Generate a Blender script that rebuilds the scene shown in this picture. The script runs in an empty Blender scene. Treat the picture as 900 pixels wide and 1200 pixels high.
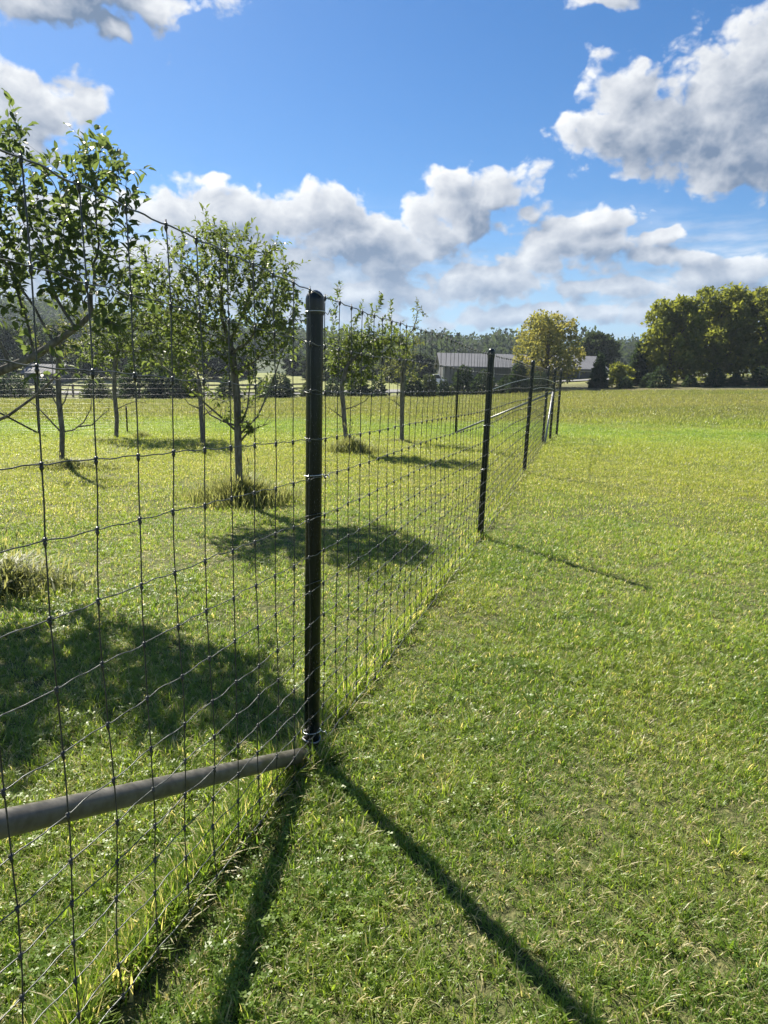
import bpy, bmesh, math, random
import numpy as np
from mathutils import Matrix, Vector

random.seed(7)
RNG = np.random.default_rng(11)
D = bpy.data
SC = bpy.context.scene
COL = SC.collection
rad = math.radians

# ------------------------------------------------------------------ camera
PITCH, ROLL, EYE, FOCAL = rad(10.83), rad(1.3), 1.52, 800.0 / 1200.0
_f = np.array([0, math.cos(PITCH), -math.sin(PITCH)])
_r = np.array([1.0, 0, 0])
_u = np.cross(_r, _f)
_c, _s = math.cos(ROLL), math.sin(ROLL)
CR = _c * _r + _s * _u
CU = -_s * _r + _c * _u
cd = D.cameras.new('camera')
cam = D.objects.new('camera', cd)
COL.objects.link(cam)
cd.sensor_fit = 'VERTICAL'
cd.sensor_height = 24.0
cd.lens = 24.0 * FOCAL
cd.clip_start, cd.clip_end = 0.05, 6000
cam.matrix_world = Matrix(((CR[0], CU[0], -_f[0], 0), (CR[1], CU[1], -_f[1], 0), (CR[2], CU[2], -_f[2], EYE), (0, 0, 0, 1)))
SC.camera = cam

# ------------------------------------------------------------------ light
SUN_AZ, SUN_EL = rad(-33.5), rad(43.0)          # azimuth from +Y, negative is to the left
SUN_DIR = Vector((math.sin(SUN_AZ) * math.cos(SUN_EL), math.cos(SUN_AZ) * math.cos(SUN_EL), math.sin(SUN_EL)))
sl = D.lights.new('sun', 'SUN')
sl.energy, sl.angle, sl.color = 4.9, rad(0.55), (1.0, 0.93, 0.80)
sun = D.objects.new('sun', sl)
sun.rotation_euler = SUN_DIR.to_track_quat('Z', 'Y').to_euler()
sun.location = (-20, 30, 40)
COL.objects.link(sun)
SC.view_settings.view_transform = 'Standard'
SC.view_settings.look = 'None'
SC.view_settings.exposure = 1.34
SC.view_settings.gamma = 1.0
SC.cycles.max_bounces = 6
SC.cycles.diffuse_bounces = 3
SC.cycles.transmission_bounces = 4
SC.cycles.transparent_max_bounces = 6
SC.cycles.use_denoising = True
SC.cycles.sample_clamp_indirect = 4

# ------------------------------------------------------------------ world: sky with clouds
W = D.worlds.new('World')
SC.world = W
W.use_nodes = True
W.cycles.sampling_method = 'MANUAL'
W.cycles.sample_map_resolution = 512
# clouds: azimuth, elevation, half width, half height (degrees), strength
CLOUDS = [
    (-20.9, 24.7, 9.7, 2.0, 1.0),
    (-24.2, 23.6, 5.3, 1.7, 1.0),
    (-17.5, 24.7, 5.1, 1.1, 0.9),
    (-20.3, 22.9, 1.6, 1.0, 0.8),
    (-24.0, 26.2, 10.5, 2.6, 1.0),
    (-26.5, 17.8, 5.3, 2.5, 1.0),
    (-22.7, 18.0, 2.0, 1.5, 0.9),
    (-26.9, 15.2, 3.3, 2.2, 0.9),
    (-30.4, 16.5, 5.5, 4.2, 1.0),
    (-16.8, 21.3, 0.5, 0.5, 0.3),
    (-16.2, 21.0, 1.2, 0.4, 0.3),
    (-14.1, 14.3, 1.7, 0.6, 0.6),
    (-13.4, 12.1, 6.8, 2.4, 1.0),
    (-8.2, 12.5, 6.6, 2.5, 1.0),
    (-4.2, 13.2, 4.2, 1.8, 0.9),
    (-17.2, 11.6, 4.6, 2.2, 0.9),
    (-1.8, 10.6, 8.4, 3.4, 1.0),
    (-8.6, 9.1, 9.9, 2.8, 1.0),
    (2.9, 11.5, 5.0, 3.1, 1.0),
    (5.5, 13.2, 4.3, 3.4, 1.1),
    (4.1, 14.9, 2.8, 1.7, 1.0),
    (8.1, 14.3, 3.8, 2.2, 1.0),
    (10.9, 13.2, 1.6, 0.9, 0.7),
    (15.9, 12.3, 5.3, 1.7, 1.0),
    (15.4, 10.4, 6.7, 2.0, 1.0),
    (20.3, 11.1, 2.5, 0.7, 0.8),
    (21.5, 9.5, 4.4, 1.0, 1.0),
    (12.3, 9.0, 7.3, 2.0, 1.0),
    (7.1, 7.8, 10.9, 2.1, 1.0),
    (-1.1, 6.8, 11.1, 2.1, 1.0),
    (25.7, 8.2, 6.2, 1.3, 1.0),
    (26.9, 6.7, 4.8, 0.7, 0.8),
    (17.5, 7.1, 9.3, 1.1, 0.8),
    (9.2, 5.1, 12.5, 1.0, 0.7),
    (-4.5, 5.0, 11.1, 1.3, 0.8),
    (23.7, 5.0, 8.6, 0.8, 0.6),
    (24.5, 18.4, 6.7, 5.0, 1.1),
    (26.5, 21.4, 3.9, 4.0, 1.1),
    (21.3, 17.5, 7.5, 3.2, 1.1),
    (17.7, 19.8, 3.5, 2.3, 1.0),
    (15.7, 18.3, 3.4, 1.7, 1.0),
    (13.5, 17.8, 2.3, 1.2, 0.8),
    (24.9, 15.3, 6.5, 2.0, 1.1),
    (29.5, 18.7, 6.1, 6.5, 1.1),
    (15.7, 22.7, 1.8, 0.8, 0.7),
    (27.1, 14.6, 5.9, 2.0, 1.0),
    (15.6, 25.6, 3.2, 0.7, 0.9),
    (17.3, 26.0, 5.0, 0.9, 0.9),
    (-24.0, 11.3, 7.7, 2.1, 0.9),
    (-23.0, 8.2, 11.5, 2.6, 1.0),
    (-27.6, 5.5, 10.8, 2.2, 0.9),
    (-14.5, 6.6, 11.2, 2.0, 1.0),
    # outside the frame the same scattered cumulus goes on
    (60, 14, 16, 6, 1.0), (75, 26, 12, 6, 1.0), (105, 11, 22, 5, 1.0), (128, 22, 14, 6, 1.0), (160, 13, 24, 6, 1.0),
    (-150, 20, 16, 7, 1.0), (-120, 12, 22, 6, 1.0), (-95, 24, 14, 7, 1.0), (-62, 10, 20, 5, 1.0), (-68, 32, 12, 6, 1.0),
    (20, 52, 16, 6, 1.0), (60, 48, 14, 6, 1.0), (120, 50, 18, 7, 1.0), (-120, 52, 18, 7, 1.0),
]


class NT:
    """small helper to write node trees"""
    def __init__(self, tree):
        self.t = tree

    def n(self, kind, props=None, **ins):
        nd = self.t.nodes.new(kind)
        for k, v in (props or {}).items():
            setattr(nd, k, v)
        for k, v in ins.items():
            key = int(k[1:]) if k[0] == '_' and k[1:].isdigit() else k.replace('_', ' ')
            sock = nd.inputs[key]
            if isinstance(v, bpy.types.NodeSocket):
                self.t.links.new(v, sock)
            else:
                sock.default_value = v
        return nd

    def m(self, op, a, b=0.0, c=0.0, clamp=False):
        return self.n('ShaderNodeMath', dict(operation=op, use_clamp=clamp), _0=a, _1=b, _2=c).outputs[0]

    def v(self, op, a, b=(0, 0, 0)):
        nd = self.n('ShaderNodeVectorMath', dict(operation=op), _0=a, _1=b)
        return nd.outputs['Value'] if op in ('LENGTH', 'DOT_PRODUCT') else nd.outputs[0]

    def mix(self, fac, a, b, blend='MIX'):
        nd = self.t.nodes.new('ShaderNodeMix')
        nd.data_type, nd.blend_type = 'RGBA', blend
        for i, v in ((0, fac), (6, a), (7, b)):
            if isinstance(v, bpy.types.NodeSocket):
                self.t.links.new(v, nd.inputs[i])
            else:
                nd.inputs[i].default_value = (*v, 1) if isinstance(v, tuple) and len(v) == 3 else v
        return nd.outputs[2]

    def noise(self, vec, scale, detail=4.0, rough=0.55, dist=0.0, dim='3D'):
        return self.n('ShaderNodeTexNoise', dict(noise_dimensions=dim), Vector=vec, Scale=scale, Detail=detail, Roughness=rough, Distortion=dist).outputs[0]

    def ramp(self, val, lo, hi, a=0.0, b=1.0, smooth=True):
        return self.n('ShaderNodeMapRange', dict(interpolation_type='SMOOTHSTEP' if smooth else 'LINEAR', clamp=True),
                      Value=val, From_Min=lo, From_Max=hi, To_Min=a, To_Max=b).outputs[0]


def cloud_group():
    g = D.node_groups.new('cloud_density', 'ShaderNodeTree')
    g.interface.new_socket('Vector', in_out='INPUT', socket_type='NodeSocketVector')
    g.interface.new_socket('Value', in_out='OUTPUT', socket_type='NodeSocketFloat')
    k = NT(g)
    gi, go = g.nodes.new('NodeGroupInput'), g.nodes.new('NodeGroupOutput')
    vec = gi.outputs[0]
    # ragged outlines: warp the shape lookup
    w1 = k.n('ShaderNodeTexNoise', dict(noise_dimensions='2D'), Vector=vec, Scale=0.16, Detail=3.0, Roughness=0.6).outputs['Color']
    wv = k.v('MULTIPLY', k.v('SUBTRACT', w1, (0.5, 0.5, 0.5)), (3.6, 2.6, 0))
    p = k.v('ADD', vec, wv)
    acc = None
    for (az, el, w, h, st) in CLOUDS:
        d = k.v('LENGTH', k.n('ShaderNodeVectorMath', dict(operation='MULTIPLY_ADD'), _0=p, _1=(1 / w, 1 / h, 0), _2=(-az / w, -el / h, 0)).outputs[0])
        s = k.m('MULTIPLY_ADD', d, -st, st)
        acc = s if acc is None else k.m('SMOOTH_MAX', acc, s, 0.12)
    q = k.v('MULTIPLY', vec, (1.0, 1.35, 0))
    f1 = k.noise(q, 0.20, 8.0, 0.58, 0.0, '2D')
    vo = k.n('ShaderNodeTexVoronoi', dict(feature='F1', voronoi_dimensions='2D'), Vector=k.v('ADD', q, k.v('MULTIPLY', w1, (3, 3, 0))), Scale=0.30, Detail=3.0, Roughness=0.55).outputs['Distance']
    n = k.m('ADD', k.m('MULTIPLY', k.m('SUBTRACT', f1, 0.5), 2.0), k.m('MULTIPLY', k.m('SUBTRACT', 0.42, vo), 0.8))
    base = k.m('MAXIMUM', acc, -0.75)
    out = k.m('ADD', k.m('MULTIPLY_ADD', base, 1.05, 0.12), k.m('MULTIPLY', n, 0.71))
    g.links.new(out, go.inputs[0])
    return g


def build_world():
    t = W.node_tree
    t.nodes.clear()
    k = NT(t)
    out = t.nodes.new('ShaderNodeOutputWorld')
    bg = t.nodes.new('ShaderNodeBackground')
    sky = t.nodes.new('ShaderNodeTexSky')
    sky.sky_type = 'NISHITA'
    sky.sun_disc = False
    sky.sun_elevation = SUN_EL
    sky.sun_rotation = SUN_AZ
    sky.air_density, sky.dust_density, sky.ozone_density = 1.0, 0.25, 3.0
    skyc = k.n('ShaderNodeHueSaturation', None, Hue=0.5, Saturation=1.30, Value=0.56, Color=sky.outputs[0]).outputs[0]
    skyc = k.mix(1.0, skyc, (0.86, 0.96, 1.06), 'MULTIPLY')
    vec = t.nodes.new('ShaderNodeTexCoord').outputs['Generated']
    sep = k.n('ShaderNodeSeparateXYZ', None, Vector=k.v('NORMALIZE', vec))
    az = k.m('MULTIPLY', k.m('ARCTAN2', sep.outputs[0], sep.outputs[1]), 57.29578)
    el = k.m('MULTIPLY', k.m('ARCSINE', sep.outputs[2]), 57.29578)
    uv = k.n('ShaderNodeCombineXYZ', None, X=az, Y=el, Z=0.0).outputs[0]
    grp = cloud_group()

    def dens(off):
        nd = t.nodes.new('ShaderNodeGroup')
        nd.node_tree = grp
        t.links.new(k.v('ADD', uv, off) if off is not None else uv, nd.inputs[0])
        return nd.outputs[0]
    to_sun = k.v('NORMALIZE', k.v('SUBTRACT', (math.degrees(SUN_AZ), math.degrees(SUN_EL) + 6, 0), uv))
    d0 = dens(None)
    d1 = dens(k.v('MULTIPLY', to_sun, (1.3, 1.3, 0)))
    d2 = dens(k.v('MULTIPLY', to_sun, (3.8, 3.8, 0)))
    alpha = k.ramp(d0, -0.05, 0.32)
    thick = k.m('ADD', k.m('MAXIMUM', d0, 0.0), k.m('MULTIPLY', k.m('MAXIMUM', d2, 0.0), 1.0))
    lit = k.m('EXPONENT', k.m('MULTIPLY', thick, -1.75))
    lit = k.m('MULTIPLY_ADD', k.m('SUBTRACT', d0, d1), 0.72, lit)
    lit = k.ramp(lit, -0.12, 1.12, smooth=False)
    ccol = k.mix(lit, (0.88, 1.27, 1.95), (5.2, 5.25, 5.3))
    # thin layered veil low over the horizon
    lay = k.noise(k.v('MULTIPLY', uv, (0.055, 0.30, 0.0)), 1.0, 5.0, 0.62, 0.0, '2D')
    veil = k.m('MULTIPLY', k.ramp(lay, 0.36, 0.62), k.m('MULTIPLY', k.ramp(el, 7.0, 14.5, 1.0, 0.0), 0.85))
    alpha = k.m('MAXIMUM', alpha, veil)
    air = k.ramp(el, 0.0, 13.0, 1.0, 0.0)
    skyc = k.mix(k.m('MULTIPLY', air, 0.75), skyc, (2.05, 2.95, 4.1))
    ccol = k.mix(k.m('MULTIPLY', air, 0.60), ccol, (2.1, 2.9, 3.95))
    above = k.ramp(el, 0.0, 1.5)
    col = k.mix(k.m('MULTIPLY', alpha, above), skyc, ccol)
    t.links.new(col, bg.inputs[0])
    bg.inputs[1].default_value = 0.080
    t.links.new(bg.outputs[0], out.inputs[0])


build_world()

# ------------------------------------------------------------------ helpers
def link(o, parent=None):
    COL.objects.link(o)
    if parent is not None:
        o.parent = parent
    return o


def mesh_obj(name, verts, faces, mat, parent=None, smooth=False, attr=None):
    me = D.meshes.new(name)
    me.from_pydata([tuple(map(float, v)) for v in verts], [], [tuple(map(int, f)) for f in faces])
    if attr is not None:                           # one float per face
        a = me.attributes.new('tint', 'FLOAT', 'FACE')
        a.data.foreach_set('value', np.asarray(attr, dtype=np.float32))
    me.materials.append(mat)
    if smooth:
        me.polygons.foreach_set('use_smooth', [True] * len(me.polygons))
    me.update()
    return link(D.objects.new(name, me), parent)


def same_mesh(name, me, parent=None, loc=(0, 0, 0), rot=(0, 0, 0), scale=(1, 1, 1)):
    o = D.objects.new(name, me)
    o.location, o.rotation_euler, o.scale = loc, rot, scale
    return link(o, parent)


def thing(name, label, cat, loc=(0, 0, 0), group=None):
    o = D.objects.new(name, None)
    o.location = loc
    o.empty_display_size = 0.2
    COL.objects.link(o)
    tag(o, label, cat, group)
    return o


def tag(o, label=None, cat=None, group=None, kind=None):
    for k, v in (('label', label), ('category', cat), ('group', group), ('kind', kind)):
        if v:
            o[k] = v
    return o


class MB:
    """collects shapes; build() links them as one mesh object"""
    def __init__(self):
        self.v, self.f, self.t, self.k = [], [], [], 0

    def add(self, v, f, tint=0.0):
        v = np.asarray(v, dtype=float)
        self.v.append(v)
        self.f += [tuple(i + self.k for i in q) for q in f]
        self.t += [tint] * len(f)
        self.k += len(v)

    def box(self, c, s, rz=0.0):
        x, y, z = s[0] / 2, s[1] / 2, s[2] / 2
        p = np.array([(-x, -y, -z), (x, -y, -z), (x, y, -z), (-x, y, -z), (-x, -y, z), (x, -y, z), (x, y, z), (-x, y, z)])
        if rz:
            ca, sa = math.cos(rz), math.sin(rz)
            p = p @ np.array([[ca, sa, 0], [-sa, ca, 0], [0, 0, 1]])
        self.add(p + np.array(c), [(3, 2, 1, 0), (4, 5, 6, 7), (0, 1, 5, 4), (1, 2, 6, 5), (2, 3, 7, 6), (3, 0, 4, 7)])

    def tube(self, pts, r, n=6, caps=True, tint=0.0):
        pts = np.asarray(pts, dtype=float)
        m = len(pts)
        rr = np.broadcast_to(np.asarray(r, dtype=float), (m,))
        tg = np.gradient(pts, axis=0)
        tg /= np.linalg.norm(tg, axis=1)[:, None] + 1e-12
        ref = np.array([0, 0, 1.0]) if abs(tg[0][2]) < 0.9 else np.array([1.0, 0, 0])
        a = np.cross(tg, ref)
        a /= np.linalg.norm(a, axis=1)[:, None] + 1e-12
        b = np.cross(tg, a)
        th = np.arange(n) * 2 * math.pi / n
        V = (pts[:, None, :] + rr[:, None, None] * (np.cos(th)[None, :, None] * a[:, None, :] + np.sin(th)[None, :, None] * b[:, None, :])).reshape(-1, 3)
        F = [(i * n + j, i * n + (j + 1) % n, (i + 1) * n + (j + 1) % n, (i + 1) * n + j) for i in range(m - 1) for j in range(n)]
        if caps:
            F += [tuple(range(n))[::-1], tuple((m - 1) * n + j for j in range(n))]
        self.add(V, F, tint)

    def lathe(self, prof, n=20, c=(0, 0, 0), tint=0.0):
        th = np.arange(n) * 2 * math.pi / n
        V = [(c[0] + r * math.cos(t), c[1] + r * math.sin(t), c[2] + z) for r, z in prof for t in th]
        F = [(i * n + j, i * n + (j + 1) % n, (i + 1) * n + (j + 1) % n, (i + 1) * n + j) for i in range(len(prof) - 1) for j in range(n)]
        self.add(V, F, tint)

    def build(self, name, mat, parent=None, smooth=False):
        V = np.concatenate(self.v) if self.v else np.zeros((0, 3))
        return mesh_obj(name, V, self.f, mat, parent, smooth, self.t)


def sstep(a, b, x):
    t = np.clip((np.asarray(x, float) - a) / (b - a), 0, 1)
    return t * t * (3 - 2 * t)


# ------------------------------------------------------------------ the lie of the land
GX = [-300, -120, -60, -40, -26, -10, 3.7, 15.7, 34, 60, 120, 300]
GZ = [-0.9, -0.8, -0.6, -0.5, -0.38, -0.05, 0.22, 1.15, 2.1, 2.8, 3.6, 4.5]
HX = [-700, -400, -260, -170, -110, -56, 15, 60, 150, 300, 700]
HZ = [34, 33, 31, 27, 18, 11.5, 8.0, 7.0, 6.5, 6.5, 6.0]


def gz(x, y):
    x, y = np.asarray(x, float), np.asarray(y, float)
    a = (0.07 - 0.22 * sstep(-3, -12, x)) * sstep(6, 18, y)
    t = np.clip((y - 10) / 50, 0, 1.25) ** 1.25
    g = np.interp(x, GX, GZ) * t
    rise = sstep(66, 135, y) * np.interp(x, [-60, -10, 15, 40, 80], [3.6, 3.0, 2.0, 0.6, 0.0])
    hill = sstep(140, 330, y) * np.interp(x, HX, HZ) * 0.9
    w = 0.012 * np.sin(x * 1.7 + 0.6 * y) * np.sin(y * 1.3 - 0.4 * x) * sstep(0.5, 4, np.hypot(x, y))
    w = w + 0.05 * np.sin(x * 0.21 + 1.0) * np.sin(y * 0.17) * sstep(22, 40, y)
    return a + g + rise + hill + w


def ray(px, py):
    return (px - 450) / 800.0 * CR - (py - 600) / 800.0 * CU + _f


def at(px, py, Y):
    d = ray(px, py)
    return np.array([0, 0, EYE]) + d * (Y / d[1])


def hit(px, py, ymax=400):
    """where the sight line through a photograph pixel meets the ground"""
    d = ray(px, py)
    for Y in np.concatenate([np.arange(0.8, 40, 0.02), np.arange(40, ymax, 0.2)]):
        p = np.array([0, 0, EYE]) + d * (Y / d[1])
        if p[2] <= gz(p[0], p[1]):
            return np.array([p[0], p[1], float(gz(p[0], p[1]))])
    return np.array([p[0], p[1], float(gz(p[0], p[1]))])


def on(px, Y):
    """ground point at depth Y under photograph column px (at horizon height)"""
    p = at(px, 450, Y)
    return np.array([p[0], Y, float(gz(p[0], Y))])


# ------------------------------------------------------------------ materials
def material(name):
    m = D.materials.new(name)
    m.use_nodes = True
    m.node_tree.nodes.clear()
    k = NT(m.node_tree)
    k.out = m.node_tree.nodes.new('ShaderNodeOutputMaterial')
    return m, k


def lawn_group():
    g = D.node_groups.new('lawn_tone', 'ShaderNodeTree')
    g.interface.new_socket('Color', in_out='OUTPUT', socket_type='NodeSocketColor')
    g.interface.new_socket('Dry', in_out='OUTPUT', socket_type='NodeSocketFloat')
    k = NT(g)
    go = g.nodes.new('NodeGroupOutput')
    pos = g.nodes.new('ShaderNodeNewGeometry').outputs['Position']
    sp = k.n('ShaderNodeSeparateXYZ', None, Vector=pos)
    big = k.noise(pos, 0.32, 3.0)
    mid = k.noise(pos, 1.15, 4.0, 0.6)
    small = k.noise(pos, 4.5, 3.0, 0.6)
    wob = k.m('ADD', sp.outputs[1], k.m('MULTIPLY', k.m('SUBTRACT', big, 0.5), 9.0))
    c = k.mix(k.ramp(mid, 0.36, 0.64), (0.115, 0.205, 0.030), (0.205, 0.285, 0.048))
    # the drier, yellower belt across the middle of the lawn
    belt = k.m('MULTIPLY', k.ramp(wob, 6.5, 11.0), k.ramp(wob, 15.0, 21.0, 1.0, 0.0))
    c = k.mix(k.m('MULTIPLY', belt, 0.52), c, (0.265, 0.250, 0.050))
    yel = k.m('MULTIPLY', k.ramp(big, 0.50, 0.66), 0.45)
    c = k.mix(yel, c, (0.23, 0.245, 0.046))
    # rougher, browner meadow further out
    far = k.ramp(wob, 20.0, 30.0)
    streak = k.noise(k.v('MULTIPLY', pos, (0.035, 0.36, 0.0)), 1.0, 4.0, 0.6)
    fc = k.mix(k.ramp(streak, 0.38, 0.62), (0.088, 0.100, 0.040), (0.160, 0.142, 0.074))
    c = k.mix(far, c, fc)
    dry = k.m('MULTIPLY', k.ramp(small, 0.5, 0.75), 0.5)
    dry = k.m('MAXIMUM', dry, k.m('MULTIPLY', k.ramp(mid, 0.58, 0.72), 0.8))
    dry = k.m('MULTIPLY', dry, k.m('MULTIPLY_ADD', far, -0.8, 1.0))
    g.links.new(c, go.inputs[0])
    g.links.new(dry, go.inputs[1])
    return g


LAWN = lawn_group()


def grass_material():
    m, k = material('grass_blade')
    lg = m.node_tree.nodes.new('ShaderNodeGroup')
    lg.node_tree = LAWN
    tint = k.n('ShaderNodeAttribute', dict(attribute_name='tint')).outputs['Fac']
    rnd = m.node_tree.nodes.new('ShaderNodeObjectInfo').outputs['Random']
    c = k.mix(k.ramp(rnd, 0.0, 1.0, 0.0, 0.25, False), lg.outputs[0], (0.070, 0.135, 0.024))
    c = k.mix(k.ramp(tint, 0.0, 0.7, 0.0, 0.5, False), c, (0.20, 0.25, 0.045))
    straw = k.m('GREATER_THAN', k.m('ADD', tint, k.m('MULTIPLY', lg.outputs[1], 0.30)), 0.80)
    gp = m.node_tree.nodes.new('ShaderNodeNewGeometry').outputs['Position']
    gd = k.ramp(k.v('LENGTH', gp), 8.0, 22.0)
    c = k.mix(k.m('MULTIPLY', straw, k.m('MULTIPLY_ADD', gd, -0.7, 1.0)), c, (0.48, 0.43, 0.25))
    b = k.n('ShaderNodeBsdfPrincipled', None, Base_Color=c, Roughness=0.42)
    b.inputs['Specular IOR Level'].default_value = 0.45
    tr = k.n('ShaderNodeBsdfTranslucent', None, Color=k.mix(1.0, c, (2.0, 1.95, 1.0), 'MULTIPLY'))
    mx = k.n('ShaderNodeMixShader', None, _0=0.48)
    m.node_tree.links.new(b.outputs[0], mx.inputs[1])
    m.node_tree.links.new(tr.outputs[0], mx.inputs[2])
    m.node_tree.links.new(mx.outputs[0], k.out.inputs[0])
    return m


def ground_material():
    m, k = material('turf')
    lg = m.node_tree.nodes.new('ShaderNodeGroup')
    lg.node_tree = LAWN
    pos = m.node_tree.nodes.new('ShaderNodeNewGeometry').outputs['Position']
    sp = k.n('ShaderNodeSeparateXYZ', None, Vector=pos)
    dist = k.v('LENGTH', pos)
    fine = k.noise(pos, 26.0, 5.0, 0.7)
    fine2 = k.noise(pos, 7.0, 4.0, 0.65)
    soil = k.mix(k.ramp(fine, 0.35, 0.7), (0.045, 0.060, 0.018), (0.16, 0.155, 0.065))
    turf = k.mix(k.ramp(fine2, 0.3, 0.7), k.mix(1.0, lg.outputs[0], (0.72, 0.74, 0.7), 'MULTIPLY'), k.mix(1.0, lg.outputs[0], (1.12, 1.1, 1.1), 'MULTIPLY'))
    c = k.mix(k.ramp(dist, 7.0, 24.0), soil, turf)
    # beyond the meadow: pasture, then woodland floor
    c = k.mix(k.ramp(sp.outputs[1], 64.0, 74.0), c, k.mix(k.noise(pos, 0.06, 3.0), (0.16, 0.20, 0.05), (0.25, 0.24, 0.09)))
    c = k.mix(k.ramp(sp.outputs[1], 140.0, 160.0), c, (0.05, 0.07, 0.03))
    bp = k.n('ShaderNodeBump', None, Strength=0.8, Distance=0.05, Height=k.noise(pos, 14.0, 5.0, 0.7))
    b = k.n('ShaderNodeBsdfPrincipled', None, Base_Color=c, Roughness=0.9, Normal=bp.outputs[0])
    b.inputs['Specular IOR Level'].default_value = 0.15
    m.node_tree.links.new(b.outputs[0], k.out.inputs[0])
    return m


def leaf_material(name, dark, light, trans=(0.30, 0.42, 0.06), tw=0.42, spec=0.3, gloss=0.5, patch=0.8, alt=None):
    m, k = material(name)
    tint = k.n('ShaderNodeAttribute', dict(attribute_name='tint')).outputs['Fac']
    pos = m.node_tree.nodes.new('ShaderNodeNewGeometry').outputs['Position']
    n = k.noise(pos, patch, 3.0)
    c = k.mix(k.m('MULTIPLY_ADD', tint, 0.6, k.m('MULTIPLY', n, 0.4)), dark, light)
    if alt:
        c = k.mix(k.m('MULTIPLY', k.ramp(n, 0.45, 0.65), k.ramp(tint, 0.2, 0.9)), c, alt)
    b = k.n('ShaderNodeBsdfPrincipled', None, Base_Color=c, Roughness=gloss)
    b.inputs['Specular IOR Level'].default_value = spec
    tr = k.n('ShaderNodeBsdfTranslucent', None, Color=k.mix(0.55, k.mix(1.0, c, (2.0, 2.0, 1.2), 'MULTIPLY'), trans))
    mx = k.n('ShaderNodeMixShader', None, _0=tw)
    m.node_tree.links.new(b.outputs[0], mx.inputs[1])
    m.node_tree.links.new(tr.outputs[0], mx.inputs[2])
    m.node_tree.links.new(mx.outputs[0], k.out.inputs[0])
    return m


def solid(name, a, b, scale=8.0, rough=0.7, spec=0.3, metal=0.0, stretch=(1, 1, 1), bump=0.0, coat=0.0):
    m, k = material(name)
    pos = m.node_tree.nodes.new('ShaderNodeTexCoord').outputs['Object']
    pos = k.v('MULTIPLY', pos, stretch)
    n = k.noise(pos, scale, 5.0, 0.6)
    c = k.mix(k.ramp(n, 0.32, 0.68), a, b)
    s = k.n('ShaderNodeBsdfPrincipled', None, Base_Color=c, Metallic=metal)
    m.node_tree.links.new(k.ramp(n, 0.2, 0.8, max(rough - 0.12, 0.05), min(rough + 0.12, 1.0)), s.inputs['Roughness'])
    s.inputs['Specular IOR Level'].default_value = spec
    s.inputs['Coat Weight'].default_value = coat
    if bump:
        bp = k.n('ShaderNodeBump', None, Strength=0.7, Distance=bump, Height=n)
        m.node_tree.links.new(bp.outputs[0], s.inputs['Normal'])
    m.node_tree.links.new(s.outputs[0], k.out.inputs[0])
    return m


M_GRASS = grass_material()
M_GROUND = ground_material()
M_POST = solid('post_enamel', (0.002, 0.006, 0.0055), (0.004, 0.009, 0.008), 30, 0.28, 0.35, stretch=(1, 1, 0.2))


def weather_posts():
    k = NT(M_POST.node_tree)
    b = next(n for n in M_POST.node_tree.nodes if n.type == 'BSDF_PRINCIPLED')
    old = b.inputs['Base Color'].links[0].from_socket
    pos = M_POST.node_tree.nodes.new('ShaderNodeTexCoord').outputs['Object']
    z = k.n('ShaderNodeSeparateXYZ', None, Vector=pos).outputs[2]
    dust = k.noise(k.v('MULTIPLY', pos, (1, 1, 0.5)), 55.0, 6.0, 0.7)
    scr = k.noise(k.v('MULTIPLY', pos, (1, 1, 0.03)), 160.0, 2.0, 0.5)
    mud = k.m('MULTIPLY', k.ramp(z, 0.30, 0.58, 1.0, 0.03), k.ramp(dust, 0.46, 0.68))
    c = k.mix(k.m('MULTIPLY', mud, 0.75), old, (0.10, 0.085, 0.055))
    c = k.mix(k.m('MULTIPLY', k.ramp(scr, 0.68, 0.74), 0.4), c, (0.035, 0.04, 0.038))
    M_POST.node_tree.links.new(c, b.inputs['Base Color'])


weather_posts()
M_CAP = solid('cap_plastic', (0.006, 0.008, 0.008), (0.012, 0.015, 0.014), 40, 0.32, 0.5)
M_WIRE = solid('coated_wire', (0.030, 0.033, 0.032), (0.075, 0.078, 0.075), 60, 0.42, 0.5, 0.3)
M_WIRE_LINE = solid('line_wire_metal', (0.060, 0.066, 0.064), (0.16, 0.165, 0.16), 40, 0.40, 0.5, 0.5)
M_TIE = solid('bright_wire', (0.55, 0.56, 0.57), (0.72, 0.73, 0.74), 40, 0.35, 0.5, 0.85)
M_BRACE = solid('weathered_pipe', (0.060, 0.056, 0.046), (0.125, 0.118, 0.102), 26, 0.42, 0.5, 0.1)
M_PIPE = solid('galvanised_pipe', (0.20, 0.205, 0.21), (0.32, 0.325, 0.33), 20, 0.45, 0.5, 0.7)
M_BARK = solid('fruit_bark', (0.075, 0.068, 0.058), (0.21, 0.195, 0.17), 22, 0.85, 0.2, stretch=(1, 1, 0.35), bump=0.006)
M_BARK2 = solid('tree_bark', (0.05, 0.04, 0.03), (0.12, 0.10, 0.08), 6, 0.9, 0.2)
M_APPLE = leaf_material('apple_leaf', (0.032, 0.056, 0.024), (0.088, 0.122, 0.046), trans=(0.26, 0.34, 0.08), spec=0.35)
M_APPLE2 = leaf_material('fruit_leaf', (0.034, 0.062, 0.022), (0.105, 0.140, 0.042), trans=(0.30, 0.37, 0.07))
M_SPARSE = leaf_material('thin_leaf', (0.045, 0.070, 0.024), (0.125, 0.135, 0.050), trans=(0.30, 0.32, 0.08))
M_MAPLE = leaf_material('maple_leaf', (0.026, 0.052, 0.016), (0.180, 0.200, 0.044), trans=(0.46, 0.48, 0.06), tw=0.42, patch=0.35, alt=(0.20, 0.19, 0.042), spec=0.08, gloss=0.7)
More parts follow.
